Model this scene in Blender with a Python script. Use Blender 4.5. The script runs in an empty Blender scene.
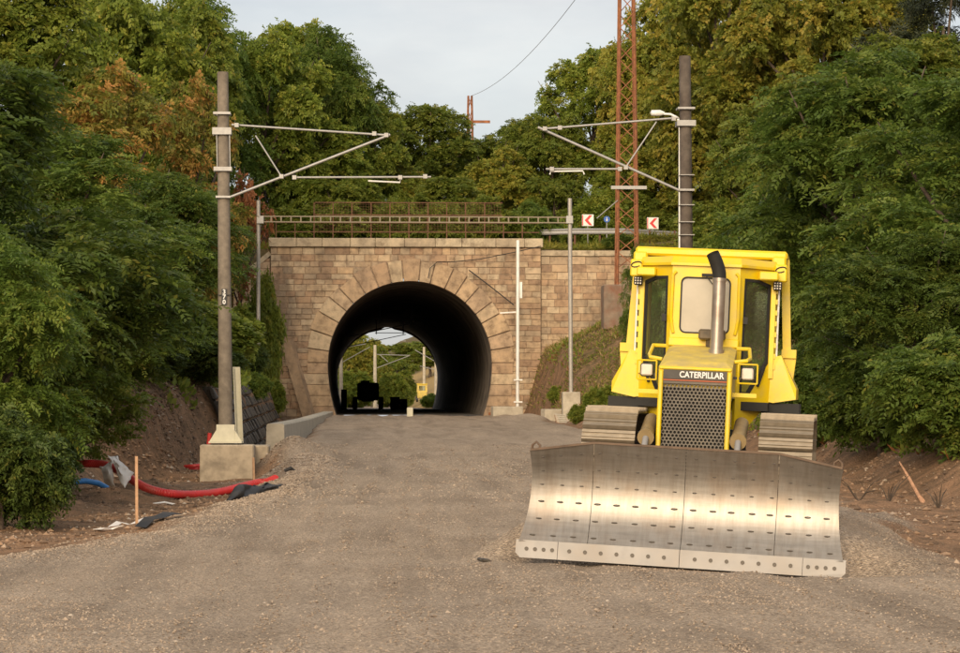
import bpy, bmesh, math, random
import numpy as np
from mathutils import Vector, Matrix, Euler

# ------------------------------------------------------------------ camera, sky, sun
scene = bpy.context.scene
C = scene.collection
R = math.radians
THETA = R(2.61)           # the camera looks 2.6 degrees to the right of the track axis (+Y)
CAM = Vector((-2.84, 0.0, 1.67))
FPX, HOR = 2785.0, 405.0
cam_d = bpy.data.cameras.new('camera')
cam = bpy.data.objects.new('camera', cam_d)
C.objects.link(cam)
cam.location = CAM
cam.rotation_euler = (R(90) + math.atan(78.5 / FPX), 0, -THETA)
cam_d.sensor_width = 36
cam_d.lens = FPX / 960 * 36
cam_d.clip_start = 0.5
cam_d.clip_end = 4000
scene.camera = cam

SUN_EL, SUN_AZ = R(21), R(195)      # low sun behind the camera, a little to its left
world = bpy.data.worlds.new('World')
scene.world = world
world.use_nodes = True
nt = world.node_tree
for n in list(nt.nodes):
    nt.nodes.remove(n)
def wn(t, **k):
    n = nt.nodes.new(t)
    for a, b in k.items():
        setattr(n, a, b)
    return n
out = wn('ShaderNodeOutputWorld')
bg = wn('ShaderNodeBackground')
bg.inputs['Strength'].default_value = 0.13
sky = wn('ShaderNodeTexSky', sky_type='NISHITA', sun_disc=False, sun_elevation=SUN_EL, sun_rotation=SUN_AZ)
sky.air_density = 1.0
sky.dust_density = 3.0
sky.ozone_density = 1.0
tc = wn('ShaderNodeTexCoord')
mp = wn('ShaderNodeMapping')
mp.inputs['Scale'].default_value = (1.0, 1.0, 3.0)
nz = wn('ShaderNodeTexNoise')
nz.inputs['Scale'].default_value = 2.2
nz.inputs['Detail'].default_value = 6
nz.inputs['Roughness'].default_value = 0.55
cr = wn('ShaderNodeValToRGB')
cr.color_ramp.elements[0].position = 0.30
cr.color_ramp.elements[0].color = (0.60, 0.60, 0.60, 1)
cr.color_ramp.elements[1].position = 0.62
cr.color_ramp.elements[1].color = (0.97, 0.97, 0.97, 1)
mixc = wn('ShaderNodeMix', data_type='RGBA')
cr2 = wn('ShaderNodeValToRGB')          # thin grey cloud veil, thicker and thinner
cr2.color_ramp.elements[0].position = 0.32
cr2.color_ramp.elements[0].color = (0.80, 0.82, 0.86, 1)
cr2.color_ramp.elements[1].position = 0.66
cr2.color_ramp.elements[1].color = (1.14, 1.11, 1.07, 1)
nz2 = wn('ShaderNodeTexNoise')
nz2.inputs['Scale'].default_value = 5.5
nz2.inputs['Detail'].default_value = 7
nz2.inputs['Roughness'].default_value = 0.58
vm = wn('ShaderNodeVectorMath', operation='SCALE')
vm.inputs['Scale'].default_value = 3.75
L = nt.links.new
L(mp.outputs['Vector'], nz2.inputs['Vector'])
L(nz2.outputs['Fac'], cr2.inputs['Fac'])
L(cr2.outputs['Color'], vm.inputs[0])
L(vm.outputs['Vector'], mixc.inputs['B'])
L(tc.outputs['Generated'], mp.inputs['Vector'])
L(mp.outputs['Vector'], nz.inputs['Vector'])
L(nz.outputs['Fac'], cr.inputs['Fac'])
L(cr.outputs['Color'], mixc.inputs['Factor'])
L(sky.outputs['Color'], mixc.inputs['A'])
L(mixc.outputs['Result'], bg.inputs['Color'])
L(bg.outputs['Background'], out.inputs['Surface'])

sun_d = bpy.data.lights.new('sun', 'SUN')
sun_d.energy = 2.4
sun_d.angle = R(34)
sun_d.color = (1.0, 0.80, 0.56)
sun = bpy.data.objects.new('sun', sun_d)
C.objects.link(sun)
to_sun = Vector((math.sin(SUN_AZ) * math.cos(SUN_EL), math.cos(SUN_AZ) * math.cos(SUN_EL), math.sin(SUN_EL)))
sun.rotation_euler = to_sun.to_track_quat('Z', 'Y').to_euler()
sun.location = (-10, -20, 40)

scene.render.engine = 'CYCLES'
scene.view_settings.view_transform = 'Standard'
scene.view_settings.look = 'None'
scene.view_settings.gamma = 1
scene.view_settings.exposure = 0.68
scene.cycles.max_bounces = 6
scene.cycles.transparent_max_bounces = 8

# ------------------------------------------------------------------ helpers
rng = np.random.default_rng(7)
random.seed(7)

def P(px, py, d):
    """a place in the world that the photograph shows at this pixel, d metres away"""
    xc = (px - 480) / FPX * d
    return Vector((CAM.x + xc * math.cos(THETA) + d * math.sin(THETA),
                   d * math.cos(THETA) - xc * math.sin(THETA),
                   CAM.z + (HOR - py) / FPX * d))

def tag(o, label=None, cat=None, group=None, kind=None):
    if label: o['label'] = label
    if cat: o['category'] = cat
    if group: o['group'] = group
    if kind: o['kind'] = kind
    return o

def thing(name, loc, label, cat, group=None, rot=(0, 0, 0)):
    o = bpy.data.objects.new(name, None)
    o.empty_display_size = 0.2
    C.objects.link(o)
    o.location = loc
    o.rotation_euler = rot
    return tag(o, label, cat, group)

def root_of(o):
    while o.parent:
        o = o.parent
    return o

def link(name, me, parent=None, loc=None):
    o = bpy.data.objects.new(name, me)
    C.objects.link(o)
    if parent:
        o.parent = parent
    if loc is not None:
        o.location = loc
    return o

class MB:
    def __init__(s):
        s.v, s.f = [], []
    def add(s, vs, fs):
        b = len(s.v)
        s.v += [Vector(v) for v in vs]
        s.f += [[i + b for i in f] for f in fs]
        return s
    def box(s, c, size, rot=None):
        x, y, z = (k / 2 for k in size)
        vs = [Vector((a * x, b * y, d * z)) for d in (-1, 1) for b in (-1, 1) for a in (-1, 1)]
        if rot is not None:
            m = rot if isinstance(rot, Matrix) else Euler(rot).to_matrix()
            vs = [m @ v for v in vs]
        c = Vector(c)
        return s.add([v + c for v in vs], [(0, 2, 3, 1), (4, 5, 7, 6), (0, 1, 5, 4), (2, 6, 7, 3), (0, 4, 6, 2), (1, 3, 7, 5)])
    def cbox(s, c, size, ch=0.02, rot=None):
        """box with chamfered edges"""
        x, y, z = (k / 2 for k in size)
        bm = bmesh.new()
        bmesh.ops.create_cube(bm, size=1)
        for v in bm.verts:
            v.co = Vector((v.co.x * 2 * x, v.co.y * 2 * y, v.co.z * 2 * z))
        bmesh.ops.bevel(bm, geom=list(bm.edges), offset=ch, segments=1, affect='EDGES')
        bm.verts.index_update()
        vs = [v.co.copy() for v in bm.verts]
        fs = [[v.index for v in f.verts] for f in bm.faces]
        bm.free()
        if rot is not None:
            m = rot if isinstance(rot, Matrix) else Euler(rot).to_matrix()
            vs = [m @ v for v in vs]
        c = Vector(c)
        return s.add([v + c for v in vs], fs)
    def bar(s, p, q, w, h):
        p, q = Vector(p), Vector(q)
        d = (q - p)
        ln = d.length
        m = d.to_track_quat('Y', 'Z').to_matrix()
        return s.box((p + q) / 2, (w, ln, h), m)
    def tube(s, pts, r, n=10, cap=True):
        pts = [Vector(p) for p in pts]
        rs = r if isinstance(r, (list, tuple)) else [r] * len(pts)
        b = len(s.v)
        prev = None
        for i, p in enumerate(pts):
            t = (pts[min(i + 1, len(pts) - 1)] - pts[max(i - 1, 0)]).normalized()
            if prev is None:
                a = t.orthogonal().normalized()
            else:
                a = (prev - t * prev.dot(t)).normalized()
            prev = a
            c = t.cross(a)
            for k in range(n):
                an = 2 * math.pi * k / n
                s.v.append(p + (a * math.cos(an) + c * math.sin(an)) * rs[i])
        for i in range(len(pts) - 1):
            for k in range(n):
                k2 = (k + 1) % n
                s.f.append([b + i * n + k, b + i * n + k2, b + (i + 1) * n + k2, b + (i + 1) * n + k])
        if cap:
            s.f.append([b + k for k in range(n)][::-1])
            s.f.append([b + (len(pts) - 1) * n + k for k in range(n)])
        return s
    def prism(s, pts, vec):
        """polygon pushed along vec"""
        pts = [Vector(p) for p in pts]
        vec = Vector(vec)
        n = len(pts)
        fs = [list(range(n))[::-1], [n + i for i in range(n)]]
        fs += [[i, (i + 1) % n, n + (i + 1) % n, n + i] for i in range(n)]
        return s.add(pts + [p + vec for p in pts], fs)
    def ring(s, outer, inner, vec):
        """plate with a hole"""
        o, i_ = [Vector(p) for p in outer], [Vector(p) for p in inner]
        vec = Vector(vec)
        n = len(o)
        vs = o + i_ + [p + vec for p in o] + [p + vec for p in i_]
        fs = []
        for k in range(n):
            k2 = (k + 1) % n
            fs.append([k, k2, n + k2, n + k])
            fs.append([2 * n + k2, 2 * n + k, 3 * n + k, 3 * n + k2])
            fs.append([k2, k, 2 * n + k, 2 * n + k2])
            fs.append([n + k, n + k2, 3 * n + k2, 3 * n + k])
        return s.add(vs, fs)
    def build(s, name, mat, parent=None, smooth=False, local=False, fix=True):
        off = Vector((0, 0, 0))
        if parent is not None and not local:
            off = Vector(root_of(parent).location)
        me = bpy.data.meshes.new(name)
        me.from_pydata([tuple(v - off) for v in s.v], [], s.f)
        if fix:
            bm = bmesh.new()
            bm.from_mesh(me)
            bmesh.ops.recalc_face_normals(bm, faces=bm.faces)
            bm.to_mesh(me)
            bm.free()
        me.materials.append(mat)
        if smooth:
            me.polygons.foreach_set('use_smooth', [True] * len(me.polygons))
            try:
                me.set_sharp_from_angle(angle=R(40))
            except Exception:
                pass
        me.update()
        return link(name, me, parent)

def fast_mesh(name, verts, nper, mat, attrs=None):
    """verts (n*nper,3) numpy, one polygon for each nper vertices"""
    me = bpy.data.meshes.new(name)
    n = len(verts)
    me.vertices.add(n)
    me.vertices.foreach_set('co', verts.astype(np.float32).ravel())
    me.loops.add(n)
    me.loops.foreach_set('vertex_index', np.arange(n, dtype=np.int32))
    m = n // nper
    me.polygons.add(m)
    me.polygons.foreach_set('loop_start', np.arange(0, n, nper, dtype=np.int32))
    me.update(calc_edges=True)
    for k, a in (attrs or {}).items():
        at = me.attributes.new(k, 'FLOAT', 'POINT')
        at.data.foreach_set('value', a.astype(np.float32))
    me.materials.append(mat)
    me.validate()
    return me

_perm = rng.random((256, 256))
def vnoise(x, y):
    x, y = np.asarray(x, float), np.asarray(y, float)
    xi, yi = np.floor(x).astype(int), np.floor(y).astype(int)
    fx, fy = x - xi, y - yi
    fx, fy = fx * fx * (3 - 2 * fx), fy * fy * (3 - 2 * fy)
    g = lambda a, b: _perm[a % 256, b % 256]
    return ((g(xi, yi) * (1 - fx) + g(xi + 1, yi) * fx) * (1 - fy) + (g(xi, yi + 1) * (1 - fx) + g(xi + 1, yi + 1) * fx) * fy) * 2 - 1
def fbm(x, y, o=4):
    t, a = 0, 1.0
    for i in range(o):
        t = t + a * vnoise(x * 2 ** i + 17.3 * i, y * 2 ** i + 5.1 * i)
        a *= 0.5
    return t
def sstep(t):
    t = np.clip(t, 0, 1)
    return t * t * (3 - 2 * t)

# ------------------------------------------------------------------ materials
def mat_base(name):
    m = bpy.data.materials.new(name)
    m.use_nodes = True
    t = m.node_tree
    b = t.nodes['Principled BSDF']
    return m, t, b
def nd(t, typ, **k):
    n = t.nodes.new(typ)
    for a, b in k.items():
        setattr(n, a, b)
    return n
def noise(t, scale, detail=4, rough=0.55, coord='Object', dist=0.0, stretch=None):
    c = nd(t, 'ShaderNodeTexCoord')
    n = nd(t, 'ShaderNodeTexNoise')
    n.inputs['Scale'].default_value = scale
    n.inputs['Detail'].default_value = detail
    n.inputs['Roughness'].default_value = rough
    n.inputs['Distortion'].default_value = dist
    if stretch:
        mpn = nd(t, 'ShaderNodeMapping')
        mpn.inputs['Scale'].default_value = stretch
        t.links.new(c.outputs[coord], mpn.inputs['Vector'])
        t.links.new(mpn.outputs['Vector'], n.inputs['Vector'])
    else:
        t.links.new(c.outputs[coord], n.inputs['Vector'])
    return n
def ramp(t, src, stops):
    r = nd(t, 'ShaderNodeValToRGB')
    e = r.color_ramp.elements
    while len(e) < len(stops):
        e.new(0.5)
    for el, (p, c) in zip(e, stops):
        el.position = p
        el.color = (*c, 1) if len(c) == 3 else c
    t.links.new(src, r.inputs['Fac'])
    return r
def mixrgb(t, fac, a, b, blend='MIX'):
    m = nd(t, 'ShaderNodeMix', data_type='RGBA', blend_type=blend)
    for sock, v in (('Factor', fac), ('A', a), ('B', b)):
        i = m.inputs[sock]
        if hasattr(v, 'is_output') or isinstance(v, bpy.types.NodeSocket):
            t.links.new(v, i)
        elif sock == 'Factor':
            i.default_value = v
        else:
            i.default_value = (*v, 1)
    return m.outputs['Result']
def bump(t, b, h, strength=0.3, dist=0.02):
    n = nd(t, 'ShaderNodeBump')
    n.inputs['Strength'].default_value = strength
    n.inputs['Distance'].default_value = dist
    t.links.new(h, n.inputs['Height'])
    t.links.new(n.outputs['Normal'], b.inputs['Normal'])
def val(c, k):
    return tuple(min(1, x * k) for x in c)

def M_simple(name, col, rough=0.6, metal=0.0, var=0.25, scale=4, dirt=None, dirt_amt=0.5, bumpk=0.0, objrand=0.0, dirt_scale=2.0):
    m, t, b = mat_base(name)
    n = noise(t, scale, 6)
    r = ramp(t, n.outputs['Fac'], [(0.3, val(col, 1 - var)), (0.7, val(col, 1 + var))])
    c = r.outputs['Color']
    if dirt:
        n2 = noise(t, dirt_scale, 8, 0.65)
        r2 = ramp(t, n2.outputs['Fac'], [(0.45, (0, 0, 0)), (0.7, (dirt_amt,) * 3)])
        c = mixrgb(t, r2.outputs['Color'], c, dirt)
    if objrand:
        oi = nd(t, 'ShaderNodeObjectInfo')
        r3 = ramp(t, oi.outputs['Random'], [(0, (1 - objrand,) * 3), (1, (1 + objrand * 0.5,) * 3)])
        c = mixrgb(t, 1.0, c, r3.outputs['Color'], 'MULTIPLY')
    t.links.new(c, b.inputs['Base Color'])
    b.inputs['Roughness'].default_value = rough
    b.inputs['Metallic'].default_value = metal
    if bumpk:
        bump(t, b, n.outputs['Fac'], bumpk, 0.02)
    return m

def M_stone(name, stops, scale=3.0, seam=None, rough=0.9):
    """stone whose tint changes from block to block"""
    m, t, b = mat_base(name)
    oi = nd(t, 'ShaderNodeObjectInfo')
    r = ramp(t, oi.outputs['Random'], stops)
    n = noise(t, scale, 8, 0.65)
    r1 = ramp(t, n.outputs['Fac'], [(0.28, (0.45, 0.42, 0.40)), (0.5, (0.95, 0.95, 0.95)), (0.75, (1.25, 1.2, 1.15))])
    c = mixrgb(t, 1.0, r.outputs['Color'], r1.outputs['Color'], 'MULTIPLY')
    n2 = noise(t, 0.55, 5, 0.6, stretch=(1.6, 1, 0.5))
    r2 = ramp(t, n2.outputs['Fac'], [(0.46, (0, 0, 0)), (0.70, (0.62, 0.62, 0.62))])
    c = mixrgb(t, r2.outputs['Color'], c, seam or (0.10, 0.075, 0.055))
    t.links.new(c, b.inputs['Base Color'])
    b.inputs['Roughness'].default_value = rough
    n3 = noise(t, 7, 10, 0.75)
    bump(t, b, n3.outputs['Fac'], 0.8, 0.06)
    return m

MAT = {}
MAT['stone'] = M_stone('portal_stone', [(0, (0.316, 0.213, 0.138)), (0.2, (0.428, 0.282, 0.172)), (0.4, (0.502, 0.380, 0.246)), (0.55, (0.391, 0.257, 0.158)), (0.7, (0.521, 0.406, 0.272)), (0.85, (0.353, 0.267, 0.182)), (1, (0.484, 0.342, 0.207))])
MAT['ring'] = M_stone('arch_stone', [(0, (0.391, 0.267, 0.167)), (0.3, (0.502, 0.361, 0.222)), (0.6, (0.428, 0.297, 0.193)), (1, (0.539, 0.420, 0.276))], 2.6)
MAT['coping'] = M_stone('coping_stone', [(0, (0.409, 0.326, 0.222)), (1, (0.502, 0.415, 0.286))], 2.5, (0.186, 0.148, 0.109))
MAT['mortar'] = M_simple('mortar', (0.24, 0.175, 0.12), 0.95, var=0.4, scale=6, bumpk=0.5)
MAT['wetwall'] = M_stone('dark_wall_stone', [(0, (0.030, 0.024, 0.018)), (0.6, (0.05, 0.039, 0.028)), (1, (0.085, 0.065, 0.045))], 4.0, (0.02, 0.017, 0.013), 0.42)
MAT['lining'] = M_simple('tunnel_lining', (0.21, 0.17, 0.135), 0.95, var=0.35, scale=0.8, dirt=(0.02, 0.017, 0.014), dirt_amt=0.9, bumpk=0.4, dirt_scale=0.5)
MAT['concrete'] = M_simple('concrete', (0.46, 0.375, 0.265), 0.9, var=0.12, scale=7, dirt=(0.19, 0.155, 0.11), dirt_amt=0.7, bumpk=0.25, dirt_scale=3)
MAT['concrete2'] = M_simple('pale_concrete', (0.46, 0.41, 0.32), 0.9, var=0.12, scale=5, dirt=(0.24, 0.20, 0.15), dirt_amt=0.6, bumpk=0.25)
MAT['pole'] = M_simple('pole_concrete', (0.20, 0.165, 0.125), 0.85, var=0.2, scale=9, dirt=(0.10, 0.08, 0.06), dirt_amt=0.7, bumpk=0.2)
MAT['darkpole'] = M_simple('weathered_pole', (0.085, 0.066, 0.052), 0.85, var=0.3, scale=6, dirt=(0.18, 0.15, 0.12), dirt_amt=0.5, bumpk=0.2)
MAT['galv'] = M_simple('galvanised_steel', (0.33, 0.32, 0.305), 0.5, 0.35, var=0.12, scale=12)
MAT['galvpole'] = M_simple('galvanised_pole', (0.36, 0.335, 0.30), 0.55, 0.25, var=0.15, scale=10)
MAT['cream'] = M_simple('cream_steel', (0.62, 0.58, 0.43), 0.55, var=0.08, scale=6)
MAT['white'] = M_simple('white_paint', (0.76, 0.75, 0.71), 0.5, var=0.05, scale=6, dirt=(0.45, 0.40, 0.33), dirt_amt=0.4)
MAT['rust'] = M_simple('rusty_steel', (0.27, 0.105, 0.045), 0.85, var=0.35, scale=5, dirt=(0.13, 0.06, 0.035), dirt_amt=0.7)
MAT['rustdark'] = M_simple('dark_rusty_iron', (0.13, 0.06, 0.035), 0.9, var=0.3, scale=6)
MAT['beige'] = M_simple('beige_gantry_paint', (0.21, 0.17, 0.115), 0.6, var=0.1, scale=5)
MAT['redhose'] = M_simple('red_plastic', (0.62, 0.035, 0.035), 0.42, var=0.12, scale=8, dirt=(0.35, 0.12, 0.08), dirt_amt=0.5)
MAT['bluehose'] = M_simple('blue_plastic', (0.03, 0.16, 0.42), 0.4, var=0.1, scale=8)
MAT['blackplastic'] = M_simple('black_sheet', (0.011, 0.011, 0.012), 0.68, var=0.3, scale=10, dirt=(0.09, 0.07, 0.05), dirt_amt=0.4)
MAT['whitesheet'] = M_simple('white_sheet', (0.80, 0.75, 0.69), 0.7, var=0.05, scale=3, dirt=(0.55, 0.47, 0.39), dirt_amt=0.3)
MAT['wood'] = M_simple('pale_wood', (0.50, 0.30, 0.17), 0.8, var=0.2, scale=12)
MAT['redsign'] = M_simple('sign_red', (0.60, 0.03, 0.03), 0.5, var=0.05)
MAT['bluesign'] = M_simple('sign_blue', (0.02, 0.10, 0.38), 0.5, var=0.05)
MAT['black'] = M_simple('black_paint', (0.012, 0.012, 0.012), 0.5, var=0.2)
MAT['bark'] = M_simple('bark', (0.085, 0.062, 0.045), 0.95, var=0.45, scale=7, bumpk=0.5)
MAT['deadwood'] = M_simple('split_wood', (0.50, 0.27, 0.15), 0.85, var=0.3, scale=10)
# bulldozer
MAT['yellow'] = M_simple('machine_yellow', (0.74, 0.53, 0.006), 0.36, var=0.05, scale=3, dirt=(0.47, 0.36, 0.13), dirt_amt=0.42, dirt_scale=4.5)
MAT['hoodyellow'] = M_simple('dusty_yellow', (0.60, 0.45, 0.085), 0.7, var=0.12, scale=6, dirt=(0.36, 0.28, 0.15), dirt_amt=0.8, dirt_scale=4)
MAT['darkgrey'] = M_simple('dark_grey_paint', (0.055, 0.048, 0.040), 0.6, var=0.25, scale=8, dirt=(0.16, 0.13, 0.09), dirt_amt=0.5)
MAT['grille'] = M_simple('grille_paint', (0.115, 0.098, 0.076), 0.55, var=0.25, scale=6, dirt=(0.22, 0.18, 0.12), dirt_amt=0.6)
MAT['dark'] = M_simple('machine_black', (0.015, 0.014, 0.012), 0.7, var=0.3, scale=8)
MAT['greasy'] = M_simple('greasy_steel', (0.10, 0.075, 0.045), 0.6, var=0.4, scale=8, dirt=(0.20, 0.14, 0.08), dirt_amt=0.6)
MAT['orange'] = M_simple('orange_stripe', (0.45, 0.10, 0.03), 0.5, var=0.1)
MAT['lamp'] = M_simple('lamp_lens', (0.62, 0.56, 0.46), 0.25, var=0.1, scale=20)
MAT['exhaust'] = M_simple('exhaust_steel', (0.46, 0.41, 0.35), 0.4, 0.75, var=0.12, scale=7, dirt=(0.22, 0.13, 0.08), dirt_amt=0.5, dirt_scale=3)
MAT['shoe'] = M_simple('track_steel', (0.30, 0.25, 0.185), 0.62, 0.35, var=0.18, scale=12, dirt=(0.25, 0.19, 0.12), dirt_amt=0.6, bumpk=0.2, objrand=0.2)
MAT['tan'] = M_simple('tan_cylinder', (0.27, 0.19, 0.085), 0.6, var=0.15, scale=6, dirt=(0.2, 0.14, 0.08), dirt_amt=0.5)

def M_blade(name, col, r0, r1):
    m, t, b = mat_base(name)
    n = noise(t, 5, 8, 0.6, stretch=(0.5, 3, 6))
    n2 = noise(t, 2.2, 5, 0.6)
    r = ramp(t, n.outputs['Fac'], [(0.3, val(col, 0.86)), (0.7, val(col, 1.1))])
    r2 = ramp(t, n2.outputs['Fac'], [(0.5, (0, 0, 0)), (0.75, (0.5, 0.5, 0.5))])
    n4 = noise(t, 3, 8, 0.7, stretch=(6, 1, 0.9))
    r4 = ramp(t, n4.outputs['Fac'], [(0.3, (0.80, 0.76, 0.72)), (0.6, (1, 1, 1))])
    c = mixrgb(t, r2.outputs['Color'], r.outputs['Color'], (0.30, 0.225, 0.16))
    c = mixrgb(t, 1.0, c, r4.outputs['Color'], 'MULTIPLY')
    t.links.new(c, b.inputs['Base Color'])
    b.inputs['Metallic'].default_value = 0.86
    mr = nd(t, 'ShaderNodeMapRange')
    mr.inputs['To Min'].default_value = r0
    mr.inputs['To Max'].default_value = r1
    t.links.new(n.outputs['Fac'], mr.inputs['Value'])
    t.links.new(mr.outputs['Result'], b.inputs['Roughness'])
    bump(t, b, n.outputs['Fac'], 0.05, 0.01)
    return m
MAT['blade'] = M_blade('polished_blade_steel', (0.29, 0.268, 0.24), 0.40, 0.50)
MAT['edge'] = M_simple('cutting_edge_steel', (0.34, 0.325, 0.31), 0.62, 0.4, var=0.1, scale=8, dirt=(0.25, 0.2, 0.15), dirt_amt=0.5)
MAT['boltsteel'] = M_simple('bolt_steel', (0.12, 0.105, 0.09), 0.6, 0.4, var=0.2, scale=20)
MAT['bladeback'] = M_simple('blade_brown', (0.13, 0.085, 0.055), 0.75, var=0.3, scale=5)

def M_glass(name, dust, tint=(0.55, 0.6, 0.55), col=(0.62, 0.54, 0.42)):
    m, t, b = mat_base(name)
    t.nodes.remove(b)
    o = t.nodes['Material Output']
    tr = nd(t, 'ShaderNodeBsdfTransparent')
    tr.inputs['Color'].default_value = (*tint, 1)
    gl = nd(t, 'ShaderNodeBsdfGlossy')
    gl.inputs['Roughness'].default_value = 0.06
    lw = nd(t, 'ShaderNodeLayerWeight')
    lw.inputs['Blend'].default_value = 0.5
    pw = nd(t, 'ShaderNodeMath', operation='POWER')
    pw.inputs[1].default_value = 4.0
    t.links.new(lw.outputs['Facing'], pw.inputs[0])
    fr = nd(t, 'ShaderNodeMapRange')
    fr.inputs['To Min'].default_value = 0.06
    fr.inputs['To Max'].default_value = 0.95
    t.links.new(pw.outputs['Value'], fr.inputs['Value'])
    m1 = nd(t, 'ShaderNodeMixShader')
    t.links.new(fr.outputs['Result'], m1.inputs['Fac'])
    t.links.new(tr.outputs['BSDF'], m1.inputs[1])
    t.links.new(gl.outputs['BSDF'], m1.inputs[2])
    df = nd(t, 'ShaderNodeBsdfDiffuse')
    df.inputs['Color'].default_value = (*col, 1)
    n = noise(t, 3, 6, 0.6)
    mr = nd(t, 'ShaderNodeMapRange')
    mr.inputs['To Min'].default_value = dust * 0.75
    mr.inputs['To Max'].default_value = min(1, dust * 1.25)
    t.links.new(n.outputs['Fac'], mr.inputs['Value'])
    m2 = nd(t, 'ShaderNodeMixShader')
    t.links.new(mr.outputs['Result'], m2.inputs['Fac'])
    t.links.new(m1.outputs['Shader'], m2.inputs[1])
    t.links.new(df.outputs['BSDF'], m2.inputs[2])
    t.links.new(m2.outputs['Shader'], o.inputs['Surface'])
    return m
MAT['glass'] = M_glass('cab_glass', 0.02, (0.84, 0.9, 0.84))
MAT['dustglass'] = M_glass('dusty_windscreen', 0.62, col=(0.72, 0.65, 0.54))

def M_leaf(name, stops, transl=0.3, rnd=0.25):
    m, t, b = mat_base(name)
    a = nd(t, 'ShaderNodeAttribute', attribute_name='tint')
    r = ramp(t, a.outputs['Fac'], stops)
    oi = nd(t, 'ShaderNodeObjectInfo')
    hs = nd(t, 'ShaderNodeHueSaturation')
    mr = nd(t, 'ShaderNodeMapRange')
    mr.inputs['To Min'].default_value = 1 - rnd
    mr.inputs['To Max'].default_value = 1 + rnd
    t.links.new(oi.outputs['Random'], mr.inputs['Value'])
    t.links.new(mr.outputs['Result'], hs.inputs['Value'])
    t.links.new(r.outputs['Color'], hs.inputs['Color'])
    t.links.new(hs.outputs['Color'], b.inputs['Base Color'])
    b.inputs['Roughness'].default_value = 0.55
    b.inputs['Specular IOR Level'].default_value = 0.3
    tl = nd(t, 'ShaderNodeBsdfTranslucent')
    t.links.new(hs.outputs['Color'], tl.inputs['Color'])
    mx = nd(t, 'ShaderNodeMixShader')
    mx.inputs['Fac'].default_value = transl
    o = t.nodes['Material Output']
    t.links.new(b.outputs['BSDF'], mx.inputs[1])
    t.links.new(tl.outputs['BSDF'], mx.inputs[2])
    t.links.new(mx.outputs['Shader'], o.inputs['Surface'])
    return m
LEAF = {
 'dark': M_leaf('leaf_dark_green', [(0, (0.070, 0.120, 0.020)), (0.5, (0.122, 0.182, 0.028)), (0.85, (0.185, 0.225, 0.036)), (1, (0.27, 0.245, 0.04))], 0.44),
 'mid': M_leaf('leaf_mid_green', [(0, (0.112, 0.160, 0.023)), (0.5, (0.188, 0.235, 0.033)), (0.85, (0.27, 0.28, 0.042)), (1, (0.35, 0.29, 0.045))], 0.46, 0.18),
 'yellow': M_leaf('leaf_yellow_green', [(0, (0.130, 0.170, 0.024)), (0.4, (0.225, 0.24, 0.034)), (0.75, (0.33, 0.29, 0.042)), (1, (0.42, 0.28, 0.046))], 0.44, 0.18),
 'orange': M_leaf('leaf_autumn', [(0, (0.10, 0.135, 0.022)), (0.45, (0.20, 0.185, 0.032)), (0.75, (0.35, 0.20, 0.05)), (1, (0.44, 0.19, 0.06))], 0.42),
 'brown': M_leaf('leaf_dry_brown', [(0, (0.24, 0.09, 0.035)), (1, (0.42, 0.17, 0.07))]),
 'deep': M_leaf('leaf_painted_shade', [(0, (0.042, 0.070, 0.014)), (0.5, (0.075, 0.112, 0.02)), (0.85, (0.115, 0.145, 0.026)), (1, (0.18, 0.17, 0.034))], 0.35),  # dark leaf colours lowered, painting in the shade on the left bank
 'straw': M_leaf('dry_straw', [(0, (0.26, 0.15, 0.065)), (0.6, (0.40, 0.28, 0.12)), (1, (0.5, 0.38, 0.18))]),
 'needle': M_leaf('pine_needles', [(0, (0.025, 0.04, 0.018)), (1, (0.08, 0.09, 0.035))], 0.1),
}

# ------------------------------------------------------------------ terrain
VP, VF = 139.0, 229.0      # near and far tunnel mouth
DZ_C = P(480, 405, 31.7)
DZ_YAW, DZ_ROLL, DZ_Z = -R(7.7) - THETA, R(2.6), 0.46
_ax = 2.46
DZ_LOC = Vector((CAM.x + _ax * math.cos(THETA) + 31.7 * math.sin(THETA), 31.7 * math.cos(THETA) - _ax * math.sin(THETA), DZ_Z))

def bed(v):
    return np.interp(v, [29, 139, 229, 400], [0, 1.17, 1.37, 1.5])
def edge_l(v):
    return np.interp(v, [5, 22, 30, 36, 40, 48, 58, 72, 139], [-10.5, -8.5, -6.9, -5.2, -4.7, -4.3, -3.9, -4.2, -4.1]) + 0.2 * fbm(v * 0.35, v * 0 + 3.3, 3)
def edge_r(v):
    return np.interp(v, [5, 25, 40, 60, 100, 139], [2.4, 2.9, 4.2, 5.0, 5.3, 5.0]) + 0.3 * fbm(v * 0.4, v * 0 + 9.1, 3)
def toe_l(v):
    return np.interp(v, [5, 40, 55, 66, 72, 78, 81, 125, 139], [-10.5, -8.9, -8.9, -8.3, -7.4, -6.8, -6.05, -5.9, -6.3])
def toe_r(v):
    return np.interp(v, [5, 30, 50, 80, 100, 120, 130, 139], [7.2, 7.0, 6.7, 6.6, 6.8, 6.8, 6.3, 5.5])
HEAPS = [(-4.65, 69.5, 1.15, 0.50), (-4.9, 72.5, 1.0, 0.35), (-4.6, 63.0, 0.9, 0.18), (-4.0, 66.0, 0.7, 0.10), (4.6, 122.0, 1.6, 0.25), (-5.6, 37.5, 0.9, 0.07), (-7.3, 50, 1.0, 0.28), (-8.0, 46, 1.0, 0.25), (-7.2, 56, 0.8, 0.2), (6.0, 50, 1.0, 0.22), (5.4, 44, 0.8, 0.15)]
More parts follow.
